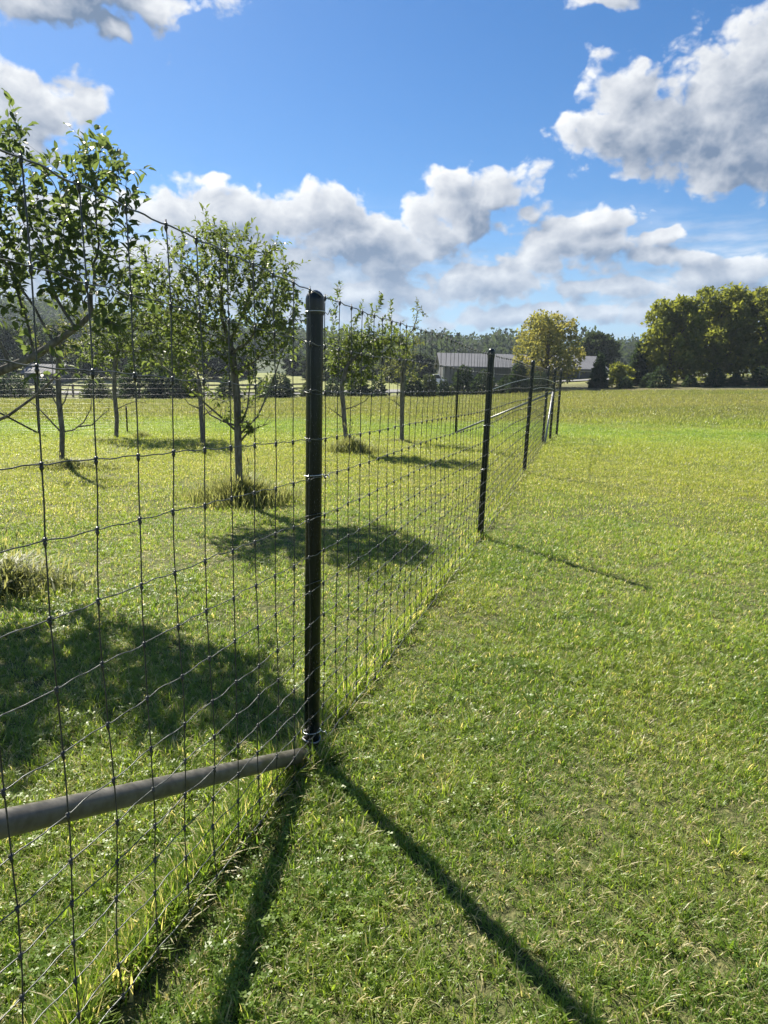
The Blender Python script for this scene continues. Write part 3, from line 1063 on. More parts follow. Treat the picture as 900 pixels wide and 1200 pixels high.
# the fruit tree behind the first post
Y2 = float(hit(281, 590)[1])
B2 = hit(281, 590)
fruit_tree('round headed fruit tree, trunk rising from tall seeding grass left of the nearest post', B2,
           trunk_path(B2, [at(279, 520, Y2), at(278, 470, Y2), at(275, 440, Y2), at(273, 415, Y2)]),
           lobes_px([(255, 325, 62, 55), (300, 335, 52, 62), (228, 372, 56, 52), (258, 292, 30, 28), (325, 368, 34, 40), (192, 345, 46, 44), (285, 402, 58, 36), (212, 420, 36, 22), (180, 308, 20, 22), (344, 395, 16, 30)], Y2, 420, 0.5, 5),
           0.080, 0.072, 2, M_APPLE2, 22, r0=0.044, tip=0.0030,
           sticks=[stick_px((258, 300), (256, 262), Y2), stick_px((268, 300), (272, 270), Y2), stick_px((222, 310), (216, 284), Y2), stick_px((310, 320), (316, 292), Y2), stick_px((330, 350), (341, 322), Y2), stick_px((240, 300), (238, 282), Y2), stick_px((290, 310), (300, 285), Y2), stick_px((345, 370), (352, 345), Y2), stick_px((175, 310), (168, 285), Y2),
                   stick_px((278, 500), (205, 440), Y2 - 0.2), stick_px((282, 500), (310, 470), Y2 + 0.1), stick_px((310, 470), (335, 400), Y2 + 0.1), stick_px((286, 495), (292, 430), Y2), stick_px((283, 505), (305, 498), Y2 - 0.1)],
           width=0.46, leaf_from=0.012, twig_n=7, twig_p=0.85,
           dead=[[at(280, 508, Y2), at(258, 488, Y2 - .1), at(228, 462, Y2 - .15), at(205, 440, Y2 - .2), at(190, 428, Y2 - .2)],
                 [at(282, 508, Y2), at(302, 488, Y2 + .05), at(318, 452, Y2 + .1), at(330, 415, Y2 + .1), at(340, 390, Y2 + .1)],
                 [at(281, 500, Y2), at(290, 478, Y2), at(293, 450, Y2), at(290, 425, Y2)], [at(281, 518, Y2), at(292, 505, Y2 - .1), at(308, 499, Y2 - .15)],
                 [at(280, 500, Y2), at(262, 494, Y2 + .1), at(246, 486, Y2 + .15), at(238, 474, Y2 + .2)]])

B3 = hit(72, 545)
Y3 = float(B3[1])
fruit_tree('half bare fruit tree with a stubby trunk and leafless limbs, beyond the dry grass mound', B3,
           trunk_path(B3, [at(73, 505, Y3), at(69, 470, Y3), at(68, 435, Y3), at(70, 405, Y3)]),
           lobes_px([(72, 400, 34, 26), (92, 385, 22, 22), (50, 395, 22, 24)], Y3, 180, 0.3, 6),
           0.10, 0.06, 2, M_SPARSE, 23, r0=0.042, tip=0.0035, width=0.45, twig_n=9, leaf_from=0.014,
           dead=[[at(73, 508, Y3), at(58, 492, Y3), at(44, 477, Y3), at(32, 468, Y3)],
                 [at(73, 506, Y3), at(86, 504, Y3), at(98, 495, Y3), at(106, 480, Y3), at(108, 466, Y3)],
                 [at(92, 500, Y3 + .1), at(108, 498, Y3 + .1), at(118, 488, Y3 + .2), at(128, 480, Y3 + .2)],
                 [at(71, 480, Y3), at(64, 470, Y3), at(60, 458, Y3)], [at(69, 480, Y3), at(76, 470, Y3), at(80, 455, Y3)]])

B4 = hit(136, 513)
Y4 = float(B4[1])
fruit_tree('bushy yellow green fruit tree on a thin leaning trunk beside a short stake', B4,
           trunk_path(B4, [at(137, 490, Y4), at(134, 460, Y4), at(134, 430, Y4), at(140, 400, Y4)]),
           lobes_px([(150, 385, 48, 42), (185, 400, 40, 42), (120, 415, 30, 26), (215, 395, 28, 32), (170, 350, 30, 26)], Y4, 100, 0.6, 7),
           0.12, 0.095, 3, M_APPLE2, 24, r0=0.05, tip=0.0045, width=0.5, twig_n=10, twig_p=0.95, leaf_from=0.02,
           dead=[[at(136, 480, Y4), at(148, 474, Y4), at(160, 470, Y4), at(172, 473, Y4)], [at(136, 470, Y4), at(124, 464, Y4), at(116, 472, Y4)]])

B5 = hit(238, 521)
Y5 = float(B5[1])
fruit_tree('stunted fruit tree with a short grey stem, left of the round headed tree', B5,
           trunk_path(B5, [at(236, 490, Y5), at(235, 465, Y5), at(233, 445, Y5)]),
           lobes_px([(232, 440, 20, 18), (220, 450, 14, 12)], Y5, 150, 0.2, 8),
           0.10, 0.075, 3, M_SPARSE, 25, r0=0.048, tip=0.004, width=0.45, leaf_from=0.02,
           dead=[[at(236, 480, Y5), at(222, 474, Y5), at(212, 462, Y5)], [at(236, 488, Y5), at(250, 480, Y5), at(262, 470, Y5)]])

B6 = hit(408, 528)
Y6 = float(B6[1])
fruit_tree('fruit tree with upright leafy shoots just right of the first post, trunk leaning left', B6,
           trunk_path(B6, [at(404, 500, Y6), at(402, 472, Y6), at(400, 455, Y6), at(406, 430, Y6)]),
           lobes_px([(405, 415, 26, 24), (435, 408, 28, 22), (395, 430, 16, 18), (420, 440, 24, 16), (460, 405, 24, 18)], Y6, 360, 0.4, 9),
           0.085, 0.092, 3, M_APPLE2, 26, r0=0.05, tip=0.0034, width=0.46, twig_n=9, twig_p=0.95, leaf_from=0.018,
           sticks=[stick_px((396, 420), (395, 336), Y6), stick_px((410, 410), (409, 372), Y6), stick_px((438, 410), (439, 355), Y6), stick_px((425, 410), (424, 365), Y6), stick_px((458, 400), (458, 358), Y6), stick_px((385, 420), (386, 378), Y6)],
           dead=[[at(402, 490, Y6), at(394, 484, Y6), at(386, 478, Y6)], [at(403, 480, Y6), at(416, 476, Y6), at(428, 470, Y6), at(434, 462, Y6)]])

B7 = hit(471, 517)
Y7 = float(B7[1])
fruit_tree('tall thin fruit tree with sparse browning leaves on the right of the orchard', B7,
           trunk_path(B7, [at(471, 490, Y7), at(471, 465, Y7), at(472, 440, Y7), at(473, 410, Y7)]),
           lobes_px([(472, 425, 26, 26), (490, 370, 9, 22), (480, 395, 16, 22), (455, 440, 18, 16)], Y7, 320, 0.3, 10),
           0.11, 0.075, 2, M_SPARSE, 27, r0=0.055, tip=0.0036, width=0.44, leaf_from=0.018, twig_n=7,
           sticks=[stick_px((474, 410), (490, 348), Y7), stick_px((478, 410), (480, 365), Y7), stick_px((494, 385), (497, 360), Y7)],
           dead=[[at(471, 478, Y7), at(462, 470, Y7), at(452, 465, Y7)]])

# ------------------------------------------------------------------ long grass left unmown round the stems
def tuft(label, c, rx, ry, n, hmin, hmax, seed, droop=0.6, drymin=0.0, stems=0):
    rng = np.random.default_rng(seed)
    V, F, T = [], [], []
    k = 0
    for i in range(n):
        a, q = rng.random() * 6.283, min(abs(rng.normal(0, 0.62)) ** 0.85, 1.7)
        q *= 1 + 0.25 * math.sin(a * 3 + seed)
        x, y = c[0] + rx * q * math.cos(a), c[1] + ry * q * math.sin(a)
        z = float(gz(x, y))
        tall = i < stems
        h = rng.uniform(hmin, hmax) * max(0.25, 1.0 - 0.45 * q) * (1.7 if tall else 1.0)
        w = rng.uniform(0.003, 0.0065) * (0.5 if tall else 1.0)
        az = rng.random() * 6.283
        d = np.array([math.cos(az), math.sin(az), 0])
        side = np.array([-d[1], d[0], 0]) * w
        lean = (rng.uniform(0.1, droop) if not tall else rng.uniform(0.02, 0.2)) * h
        prev = None
        pts = [np.array([x, y, z - 0.01]) + d * lean * (u ** 1.8) + np.array([0, 0, h * (u - 0.28 * droop * u ** 3)]) for u in (0, 0.35, 0.7, 1.0)]
        for u, p in zip((1, 0.95, 0.65), pts[:3]):
            V += [p - side * u, p + side * u]
        V.append(pts[3])
        F += [(k, k + 1, k + 3, k + 2), (k + 2, k + 3, k + 5, k + 4), (k + 4, k + 5, k + 6)]
        tn = float(np.clip(rng.normal(0.35, 0.3), drymin, 1))
        T += [tn] * 3
        k += 7
        if tall:
            p = pts[3]
            e = 0.012
            V += [p + np.array([e, 0, 0]), p + np.array([0, e, 0.02]), p + np.array([-e, 0, 0.0]), p + np.array([0, 0, 0.07])]
            F += [(k, k + 1, k + 3), (k + 1, k + 2, k + 3)]
            T += [0.9, 0.9]
            k += 4
    o = mesh_obj('tall_grass_clump', np.array(V) - np.array(c), F, M_TALL, None, False, T)
    o.location = c
    tag(o, label, 'grass clump')


def cpt(px, py):
    return hit(px, py)


tuft('dense ring of tall seeding grass round the foot of the round headed tree', cpt(284, 588), 0.66, 0.42, 3400, 0.22, 0.52, 31, 0.75, 0.0, 160)
tuft('dark bushy grass tuft round the leaning trunk right of the first post', cpt(411, 530), 0.62, 0.35, 1900, 0.2, 0.5, 32, 0.75, 0.0, 60)
tuft('dry flattened mound of long grass at the lower left, under the apple tree', cpt(10, 690), 0.50, 0.40, 1500, 0.14, 0.40, 33, 1.25, 0.0, 70)
tuft('low weedy patch round the half bare tree', cpt(80, 548), 0.85, 0.40, 2200, 0.08, 0.26, 34, 1.0, 0.1, 20)
tuft('straw coloured ring of cut grass under the tall thin tree', cpt(466, 517), 0.95, 0.45, 1500, 0.04, 0.13, 35, 1.6, 0.5, 0)
tuft('small dark weed standing apart between the orchard and the far fence', cpt(166, 513), 0.32, 0.2, 420, 0.12, 0.30, 36, 0.8, 0.0, 6)
tuft('thin pale grass strip along the foot of the yellow green tree', cpt(120, 517), 0.8, 0.3, 900, 0.05, 0.14, 37, 1.3, 0.4, 0)
tuft('light tuft of dry grass under the stunted tree', cpt(238, 523), 0.7, 0.3, 700, 0.05, 0.15, 38, 1.3, 0.35, 4)

# ------------------------------------------------------------------ bigger trees behind
def spray_cloud(rng, lobes, n, smin, smax, shell=0.55):
    """leaf sprays scattered through lobes; returns verts, faces, tint"""
    vol = np.array([r[0] * r[2] for c, r in lobes])
    cnt = np.maximum((n * vol / vol.sum()).astype(int), 10)
    P, O, T = [], [], []
    for (c, r), m in zip(lobes, cnt):
        v = rng.normal(size=(m, 3))
        v /= np.linalg.norm(v, axis=1)[:, None]
        rad_ = shell + (1 - shell) * rng.random(m)
        bump = 1 + 0.16 * np.sin(v[:, 0] * 7 + c[0]) * np.sin(v[:, 2] * 6 + c[2]) + 0.10 * np.sin(v[:, 1] * 13 + v[:, 2] * 11)
        # ragged rim: a few sprays stick out, some holes
        stick = np.where(rng.random(m) < 0.16, rng.uniform(1.0, 1.32, m), 1.0)
        P.append(np.array(c) + v * (rad_ * bump * stick)[:, None] * np.array(r))
        O.append(v)
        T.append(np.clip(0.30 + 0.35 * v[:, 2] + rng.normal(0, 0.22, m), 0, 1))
    P, O, T = np.concatenate(P), np.concatenate(O), np.concatenate(T)
    m = len(P)
    d = O * 0.5 + rng.normal(0, 0.8, (m, 3))
    d /= np.linalg.norm(d, axis=1)[:, None]
    b = np.cross(d, rng.normal(size=(m, 3)))
    b /= np.linalg.norm(b, axis=1)[:, None]
    S = rng.uniform(smin, smax, m)[:, None]
    V = np.stack([P - d * S * 0.5, P + b * S * 0.38 + d * S * 0.05, P + d * S * 0.6, P - b * S * 0.38 + d * S * 0.05], 1).reshape(-1, 3)
    i = np.arange(m) * 4
    F = [(a, a + 1, a + 2, a + 3) for a in i]
    return V, F, T


def big_tree(name, label, px, Y, top, bot, halfw, n, mat, seed, size=(0.18, 0.42), lobes=7, group=None, cat='tree', trunk_r=0.22, low=0.12, wz=1.0):
    rng = np.random.default_rng(seed)
    g = on(px, Y)
    base = np.array([g[0], g[1], g[2] - 0.1])
    H = at(px, top, Y)[2] - base[2]
    w = halfw / 800.0 * Y
    t = thing(name, label, cat, base, group)
    L = []
    z0 = H * low
    nl = lobes * 4
    for i in range(nl):                             # many boughs of uneven size round the stem
        a = i * 2.4 + rng.random()
        u = (i + 0.5) / nl
        z = z0 + (H - z0) * (0.10 + 0.78 * u) * rng.uniform(0.93, 1.05)
        prof = math.sin(math.pi * (0.20 + 0.66 * u)) ** 0.6
        rr = w * rng.uniform(0.19, 0.36)
        q = max(w * prof * rng.uniform(0.86, 1.12) - rr * 0.75, 0)
        rz = min((H - z0) * rng.uniform(0.075, 0.135) * wz, H - z + 0.02 * H)
        L.append(((q * math.cos(a), q * math.sin(a), z), (rr, rr, rz)))
    for i in range(3):
        a = rng.random() * 6.28
        rr = w * rng.uniform(0.26, 0.36)
        rz = (H - z0) * rng.uniform(0.12, 0.17)
        L.append(((w * 0.32 * math.cos(a + i * 2.1), w * 0.32 * math.sin(a + i * 2.1), H - rz * rng.uniform(1.0, 1.25)), (rr, rr, rz)))
    L.append(((0, 0, z0 + (H - z0) * 0.42), (w * 0.50, w * 0.50, (H - z0) * 0.40)))
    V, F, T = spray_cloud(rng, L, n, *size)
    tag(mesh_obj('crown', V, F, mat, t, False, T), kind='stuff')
    mb = MB()
    mb.tube([(0, 0, 0), (0.03 * H * rng.uniform(-1, 1), 0, H * 0.25), (0, 0, H * 0.5), (0.02 * H, 0, H * 0.8)], np.array([1.25, 1, 0.7, 0.2]) * trunk_r, 8)
    mb.build('trunk', M_BARK2, t, True)
    lb = MB()
    for (c, r) in L[:nl:2]:
        s = np.array([0, 0, max(H * 0.15, c[2] - r[2] * 1.6 - 0.1 * H)])
        lb.tube([s, (s + np.array(c)) / 2 + np.array([0, 0, 0.03 * H]), np.array(c)], np.array([0.45, 0.3, 0.1]) * trunk_r, 5, False)
    lb.build('limbs', M_BARK2, t, True)
    return t


def conifer(name, label, px, Y, top, halfw, n, mat, seed, group=None, cat='evergreen', taper=0.85):
    rng = np.random.default_rng(seed)
    g = on(px, Y)
    base = np.array([g[0], g[1], g[2] - 0.03])
    H = at(px, top, Y)[2] - base[2]
    w = halfw / 800.0 * Y
    t = thing(name, label, cat, base, group)
    mb = MB()
    mb.tube([(0, 0, 0), (0, 0, H * 0.5), (0, 0, H * 0.97)], [0.05 * H ** 0.5, 0.03 * H ** 0.5, 0.008], 6)
    mb.build('trunk', M_BARK2, t, True)
    u = 1 - np.sqrt(rng.random(n)) * 0.97
    u = np.clip(u, 0.02, 0.98)
    a = rng.random(n) * 6.283
    whorl = 0.84 + 0.20 * np.sin(u * 38 + np.sin(a * 3) * 1.2) + 0.10 * np.sin(a * 5 + u * 9)
    R = w * np.clip((1 - u) ** taper * 1.1, 0, 1) * whorl * np.minimum(1, 0.55 + u * 6)
    q = R * (0.35 + 0.65 * np.sqrt(rng.random(n)))
    P = np.stack([q * np.cos(a), q * np.sin(a), u * H - 0.10 * q], 1)
    d = np.stack([np.cos(a), np.sin(a), rng.normal(-0.05, 0.45, n)], 1) + rng.normal(0, 0.35, (n, 3))
    d /= np.linalg.norm(d, axis=1)[:, None]
    b = np.cross(d, rng.normal(size=(n, 3)))
    b /= np.linalg.norm(b, axis=1)[:, None]
    S = (rng.uniform(0.10, 0.22, n) * max(H, 1.5) ** 0.6)[:, None]
    V = np.stack([P - d * S * 0.3, P + b * S * 0.22 + d * S * 0.2, P + d * S * 0.9, P - b * S * 0.22 + d * S * 0.2], 1).reshape(-1, 3)
    i = np.arange(n) * 4
    F = [(x, x + 1, x + 2, x + 3) for x in i]
    tag(mesh_obj('foliage', V, F, mat, t, False, np.clip(rng.normal(0.35, 0.25, n), 0, 1)), kind='stuff')
    return t


# tall trees closing the meadow on the right
GT = 'tall maples along the right edge of the meadow'
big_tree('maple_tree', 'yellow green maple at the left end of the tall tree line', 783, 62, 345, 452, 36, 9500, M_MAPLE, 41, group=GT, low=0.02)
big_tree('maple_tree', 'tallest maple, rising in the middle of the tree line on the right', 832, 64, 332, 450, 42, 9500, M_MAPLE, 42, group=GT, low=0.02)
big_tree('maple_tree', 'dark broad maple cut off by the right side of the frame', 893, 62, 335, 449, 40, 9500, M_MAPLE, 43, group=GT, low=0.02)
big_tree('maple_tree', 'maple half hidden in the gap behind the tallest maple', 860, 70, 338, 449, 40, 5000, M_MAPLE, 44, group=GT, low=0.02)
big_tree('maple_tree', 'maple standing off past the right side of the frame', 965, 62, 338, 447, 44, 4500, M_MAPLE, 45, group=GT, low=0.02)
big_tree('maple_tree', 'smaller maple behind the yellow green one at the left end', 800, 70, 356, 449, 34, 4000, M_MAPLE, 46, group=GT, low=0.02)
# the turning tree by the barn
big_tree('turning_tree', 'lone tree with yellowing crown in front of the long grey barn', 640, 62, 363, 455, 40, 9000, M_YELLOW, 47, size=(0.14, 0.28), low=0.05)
big_tree('round_tree', 'blue green round tree behind the barn, between the turning tree and a dark spruce', 697, 92, 388, 450, 24, 4000, M_FAR, 48, size=(0.3, 0.5), low=0.1)
conifer('spruce_tree', 'dark pointed spruce in front of the end of the barn roof', 701, 60, 413, 11, 2200, M_CON, 51)
conifer('spruce_tree', 'tall dark spruce touching the yellow green maple', 746, 62, 400, 13, 2400, M_CON, 52)
big_tree('bush', 'pale green bush between the two dark spruces', 726, 60, 424, 456, 15, 1500, M_MAPLE, 53, size=(0.16, 0.3), lobes=4, cat='bush', trunk_r=0.08, low=0.0)
conifer('spruce_tree', 'small round topped spruce at the foot of the pale green bush', 733, 58, 441, 10, 900, M_CON, 54)
for px, Y, top, hw, sd, lab in ((772, 58, 428, 16, 55, 'wide young evergreen at the foot of the yellow green maple'), (808, 58, 439, 10, 56, 'small low evergreen in the grass edge between the first two maples'),
                                (838, 58, 430, 14, 57, 'young evergreen under the tallest maple'), (890, 57, 428, 14, 58, 'young evergreen at the far right under the dark maple'),
                                (759, 59, 437, 9, 59, 'low dark evergreen beside the tall spruce'), (862, 58, 438, 11, 60, 'squat evergreen between the tallest maple and the dark one')):
    conifer('young_evergreen', lab, px, Y, top, hw, 1200, M_CON, sd, taper=0.7)

# row of young evergreens along the far edge of the meadow
ROW = [(12, 436, 19, 0, 'wide dark evergreen at the far left end of the row, under the apple limb'),
       (54, 446, 10, 0, 'low evergreen behind the stub of the half bare tree'),
       (112, 441, 14, 1, 'grey green rounded evergreen left of the thin leaning trunk'),
       (163, 414, 21, 0, 'tall evergreen, left half of the dark mass behind the bushy fruit tree'),
       (198, 418, 18, 0, 'tall evergreen, right half of the dark mass behind the bushy fruit tree'),
       (224, 440, 11, 0, 'evergreen behind the stunted tree'),
       (268, 440, 12, 0, 'evergreen hidden behind the round headed tree trunk'),
       (309, 444, 8, 0, 'small evergreen right of the round headed tree trunk'),
       (328, 436, 14, 0, 'full evergreen midway between the round headed tree and the first post'),
       (361, 448, 8, 1, 'low evergreen touching the left side of the first post'),
       (390, 444, 9, 0, 'evergreen just right of the first post'),
       (420, 438, 13, 0, 'broad evergreen behind the upright shoots tree'),
       (443, 441, 9, 0, 'narrow evergreen right of the upright shoots tree'),
       (484, 437, 11, 0, 'dark evergreen right of the tall thin tree'),
       (503, 439, 10, 1, 'paler evergreen left of the barn corner'),
       (520, 444, 6, 0, 'small pointed evergreen below the barn corner'),
       (528, 455, 5, 1, 'tiny pale evergreen in front of the barn corner'),
       (543, 429, 12, 0, 'tall evergreen behind the slim corner brace post'),
       (567, 434, 13, 0, 'evergreen behind the second post'),
       (594, 441, 12, 0, 'low spreading evergreen right of the second post'),
       (607, 424, 10, 0, 'tall pointed evergreen before the barn doors'),
       (632, 436, 13, 0, 'evergreen under the turning tree')]
for i, (px, top, hw, kind, lab) in enumerate(ROW):
    conifer('young_evergreen', lab, px, 57 + (i * 37 % 5) * 0.5, top - 2, hw * 1.3, 1700 if hw > 9 else 900, M_CON2 if kind else M_CON, 70 + i, 'young evergreens along the far edge of the meadow', taper=0.5)

# line of mixed trees at the foot of the hill
MID = [(10, 98, 380, 34, 1), (62, 104, 376, 34, 0), (112, 100, 392, 32, 1), (158, 106, 396, 32, 0), (206, 100, 404, 30, 1), (252, 106, 406, 26, 0), (284, 110, 412, 16, 1), (345, 118, 414, 14, 0),
       (368, 104, 415, 20, 1), (397, 100, 407, 24, 2), (430, 106, 412, 22, 1), (462, 100, 414, 24, 2), (494, 108, 414, 18, 1)]
ML = ['left end', 'left, behind the half bare tree', 'left of the thin leaning trunk', 'behind the bushy fruit tree', 'between the bushy and round headed trees', 'behind the round headed crown', 'right of the round headed trunk', 'at the end of the sunny pasture',
      'just left of the first post', 'just right of the first post', 'above the narrow evergreen', 'behind the tall thin tree', 'left of the barn roof']
for i, ((px, Y, top, hw, kd), lab) in enumerate(zip(MID, ML)):
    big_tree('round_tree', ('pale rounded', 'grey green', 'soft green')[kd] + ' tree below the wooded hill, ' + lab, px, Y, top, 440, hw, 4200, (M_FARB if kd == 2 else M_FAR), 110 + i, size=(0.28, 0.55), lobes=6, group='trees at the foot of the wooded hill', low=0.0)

# the wooded hill: nobody could count its trees
rng = np.random.default_rng(5)
hv, hf, ht, kk = [], [], [], 0
for i in range(800):
    x = rng.uniform(-260, 330)
    y = rng.uniform(160, 400) if i % 2 else rng.uniform(230, 330)
    if x > 60 and y < 240:
        y += 90
    z = float(gz(x, y))
    r = rng.uniform(4.0, 7.5)
    h = rng.uniform(7, 12)
    V, F, T = spray_cloud(rng, [((x, y, z + h * 0.55), (r, r, h * 0.5))], 280, 0.7, 1.5, 0.6)
    hv.append(V)
    hf += [tuple(q + kk for q in f) for f in F]
    ht.append(T)
    kk += len(V)
tag(mesh_obj('forest', np.concatenate(hv), hf, M_FAR, None, False, np.concatenate(ht)), kind='stuff')

# ------------------------------------------------------------------ barn, shed, truck, rail fence
def gable_building(name, label, cat, x0, x1, y0, depth, z0, eave, ridge, porch=None, doors=()):
    t = thing(name, label, cat, ((x0 + x1) / 2, y0, z0))
    L = (x1 - x0)
    hx = L / 2
    w = MB()
    w.add([(-hx, 0, 0), (hx, 0, 0), (hx, depth, 0), (-hx, depth, 0), (-hx, 0, eave), (hx, 0, eave), (hx, depth, eave), (-hx, depth, eave), (-hx, depth / 2, ridge), (hx, depth / 2, ridge)],
          [(0, 1, 5, 4), (2, 3, 7, 6), (0, 4, 8, 7, 3), (1, 2, 6, 9, 5)])
    w.build('wall', M_SIDING, t)
    for s in (0, 1):
        r = MB()
        o = 0.5
        ya, yb = (-o, depth / 2) if s == 0 else (depth + o, depth / 2)
        za = eave - o * (ridge - eave) / (depth / 2)
        p = [(-hx - o, ya, za), (hx + o, ya, za), (hx + o, yb, ridge), (-hx - o, yb, ridge)]
        v = [(a, b, c + 0.03) for a, b, c in p] + [(a, b, c + 0.18) for a, b, c in p]
        r.add(v, [(0, 1, 2, 3)[::-1], (4, 5, 6, 7), (0, 1, 5, 4), (1, 2, 6, 5), (3, 0, 4, 7)])
        ro = r.build('roof', M_ROOF, t)
        rb = MB()
        for x in np.arange(-hx, hx, 0.4):
            rb.add([(x - .02, ya, za + 0.18), (x + .02, ya, za + 0.18), (x + .02, yb, ridge + 0.18), (x - .02, yb, ridge + 0.18), (x, ya, za + 0.205), (x, yb, ridge + 0.205)], [(0, 4, 5, 3), (4, 1, 2, 5), (0, 1, 4)])
        tag(rb.build('roof_ribs', M_ROOF, ro), kind='stuff')
    for (xa, wd, ht_) in doors:
        d = MB()
        d.box((xa, -0.06, ht_ / 2), (wd, 0.08, ht_))
        do = d.build('door', M_DOOR, t)
        f = MB()
        for sx in (-1, 1):
            f.box((xa + sx * (wd / 2 + 0.08), -0.07, ht_ / 2), (0.14, 0.12, ht_))
        f.box((xa, -0.07, ht_ + 0.08), (wd + 0.3, 0.12, 0.15))
        f.build('door_frame', M_TRIM, do)
    c = MB()
    for sx in (-1, 1):
        c.box((sx * hx, -0.05, eave / 2), (0.22, 0.16, eave))
    c.build('corner_trim', M_TRIM, t)
    if porch:
        xa, xb = porch
        r = MB()
        v = [(xa, -4.0, 1.9), (xb, -4.0, 1.9), (xb, -0.12, eave + 0.55), (xa + 1.2, -0.12, eave + 0.55)]
        v = v + [(a, b, cc + 0.14) for a, b, cc in v]
        r.add(v, [(3, 2, 1, 0), (4, 5, 6, 7), (0, 1, 5, 4), (1, 2, 6, 5), (3, 0, 4, 7)])
        r.build('porch_roof', M_ROOF, t)
        for xx in np.linspace(xa + 0.2, xb - 0.2, 4):
            q = MB()
            q.box((xx, -3.8, 0.95), (0.16, 0.16, 1.9))
            q.build('porch_post', M_TRIM, t)
    return t


YB = 84.0
zb = at(560, 444, YB)[2]
zb = float(gz(at(560, 440, YB)[0], YB))
xa, xb = at(520, 430, YB)[0], at(708, 430, YB)[0]
ev = at(560, 430, YB)[2] - zb
rg = at(560, 416, YB + 5)[2] - zb
gable_building('barn', 'long low grey barn with a pale metal roof beyond the evergreens and second post', 'barn', xa, xb, YB, 10, zb, ev, rg, porch=((xb - xa) * -0.12, (xb - xa) * 0.18),
               doors=((-(xb - xa) * 0.36, 1.6, 1.7), (-(xb - xa) * 0.22, 1.2, 1.6), ((xb - xa) * 0.40, 1.8, 1.7)))
YS = 92.0
zs = float(gz(at(46, 440, YS)[0], YS))
gable_building('shed', 'small pale shed roof showing under the apple limb at far left', 'shed', at(30, 440, YS)[0], at(64, 440, YS)[0], YS, 5, zs, at(46, 437, YS)[2] - zs, at(46, 428, YS + 2.5)[2] - zs, doors=((0.6, 1.0, 1.2),))

# white pickup parked by the left end of the barn
YT = 80.0
tx = at(511, 440, YT)[0]
tz = float(gz(tx, YT)) + 0.12
tr = thing('pickup_truck', 'white pickup parked by the left end of the grey barn', 'truck', (tx, YT, tz))
b = MB()
side = [(-1.0, 0.35), (1.0, 0.35), (1.0, 0.80), (0.55, 0.86), (0.28, 1.28), (-0.28, 1.28), (-0.36, 0.82), (-1.0, 0.80)]
side = [(x * 1.15, z * 1.15) for x, z in side]
ns = len(side)
b.add([(x, -0.8, z) for x, z in side] + [(x, 0.8, z) for x, z in side], [tuple(range(ns)), tuple(range(ns, 2 * ns))[::-1]] + [(i, ns + i, ns + (i + 1) % ns, (i + 1) % ns) for i in range(ns)])
b.build('body', M_PAINT, tr)
g_ = MB()
g_.add([(x * 1.15, -0.815, z * 1.15) for x, z in ((-0.30, 0.86), (0.46, 0.88), (0.25, 1.22), (-0.25, 1.22))] , [(0, 1, 2, 3)])
g_.add([(x * 1.15, y, z * 1.15) for x, z, y in ((0.56, 0.875, -0.7), (0.56, 0.875, 0.7), (0.305, 1.25, 0.7), (0.305, 1.25, -0.7))], [(0, 1, 2, 3)])
g_.build('window', M_GLASS, tr)
for wx in (-0.72, 0.72):
    for wy in (-0.78, 0.78):
        w_ = MB()
        w_.tube([(wx, wy - 0.11, 0.34), (wx, wy + 0.11, 0.34)], 0.34, 14)
        wo = w_.build('wheel', M_TYRE, tr)
        h_ = MB()
        h_.tube([(wx, wy - 0.12, 0.34), (wx, wy + 0.12, 0.34)], 0.17, 10)
        h_.build('rim', M_PIPE, wo)

# post and rail paddock fence along the road
rf = thing('rail_fence', 'brown post and rail paddock fence along the road, behind the row of evergreens', 'fence', on(110, 68))
rl = np.array(rf.location)
pp = [on(px, 68 + 0.012 * (px - 100)) for px in np.linspace(-10, 370, 13)]
for p in pp:
    m_ = MB()
    m_.box(p + np.array([0, 0, 0.62]) - rl, (0.16, 0.16, 1.35))
    m_.build('post', M_RAIL, rf)
for p, q in zip(pp[:-1], pp[1:]):
    for hz in (0.32, 0.72, 1.12):
        m_ = MB()
        a, c_ = p + np.array([0, -0.1, hz]) - rl, q + np.array([0, -0.1, hz]) - rl
        v = [a + np.array([0, dy, dz]) for dy, dz in ((-.03, -.08), (.03, -.08), (.03, .08), (-.03, .08))] + [c_ + np.array([0, dy, dz]) for dy, dz in ((-.03, -.08), (.03, -.08), (.03, .08), (-.03, .08))]
        m_.add(v, [(0, 1, 5, 4), (1, 2, 6, 5), (2, 3, 7, 6), (3, 0, 4, 7), (3, 2, 1, 0), (4, 5, 6, 7)])
        m_.build('rail', M_RAIL, rf)

# ------------------------------------------------------------------ grass
GC = D.collections.new('grass_tufts')             # sources only, not linked to the scene


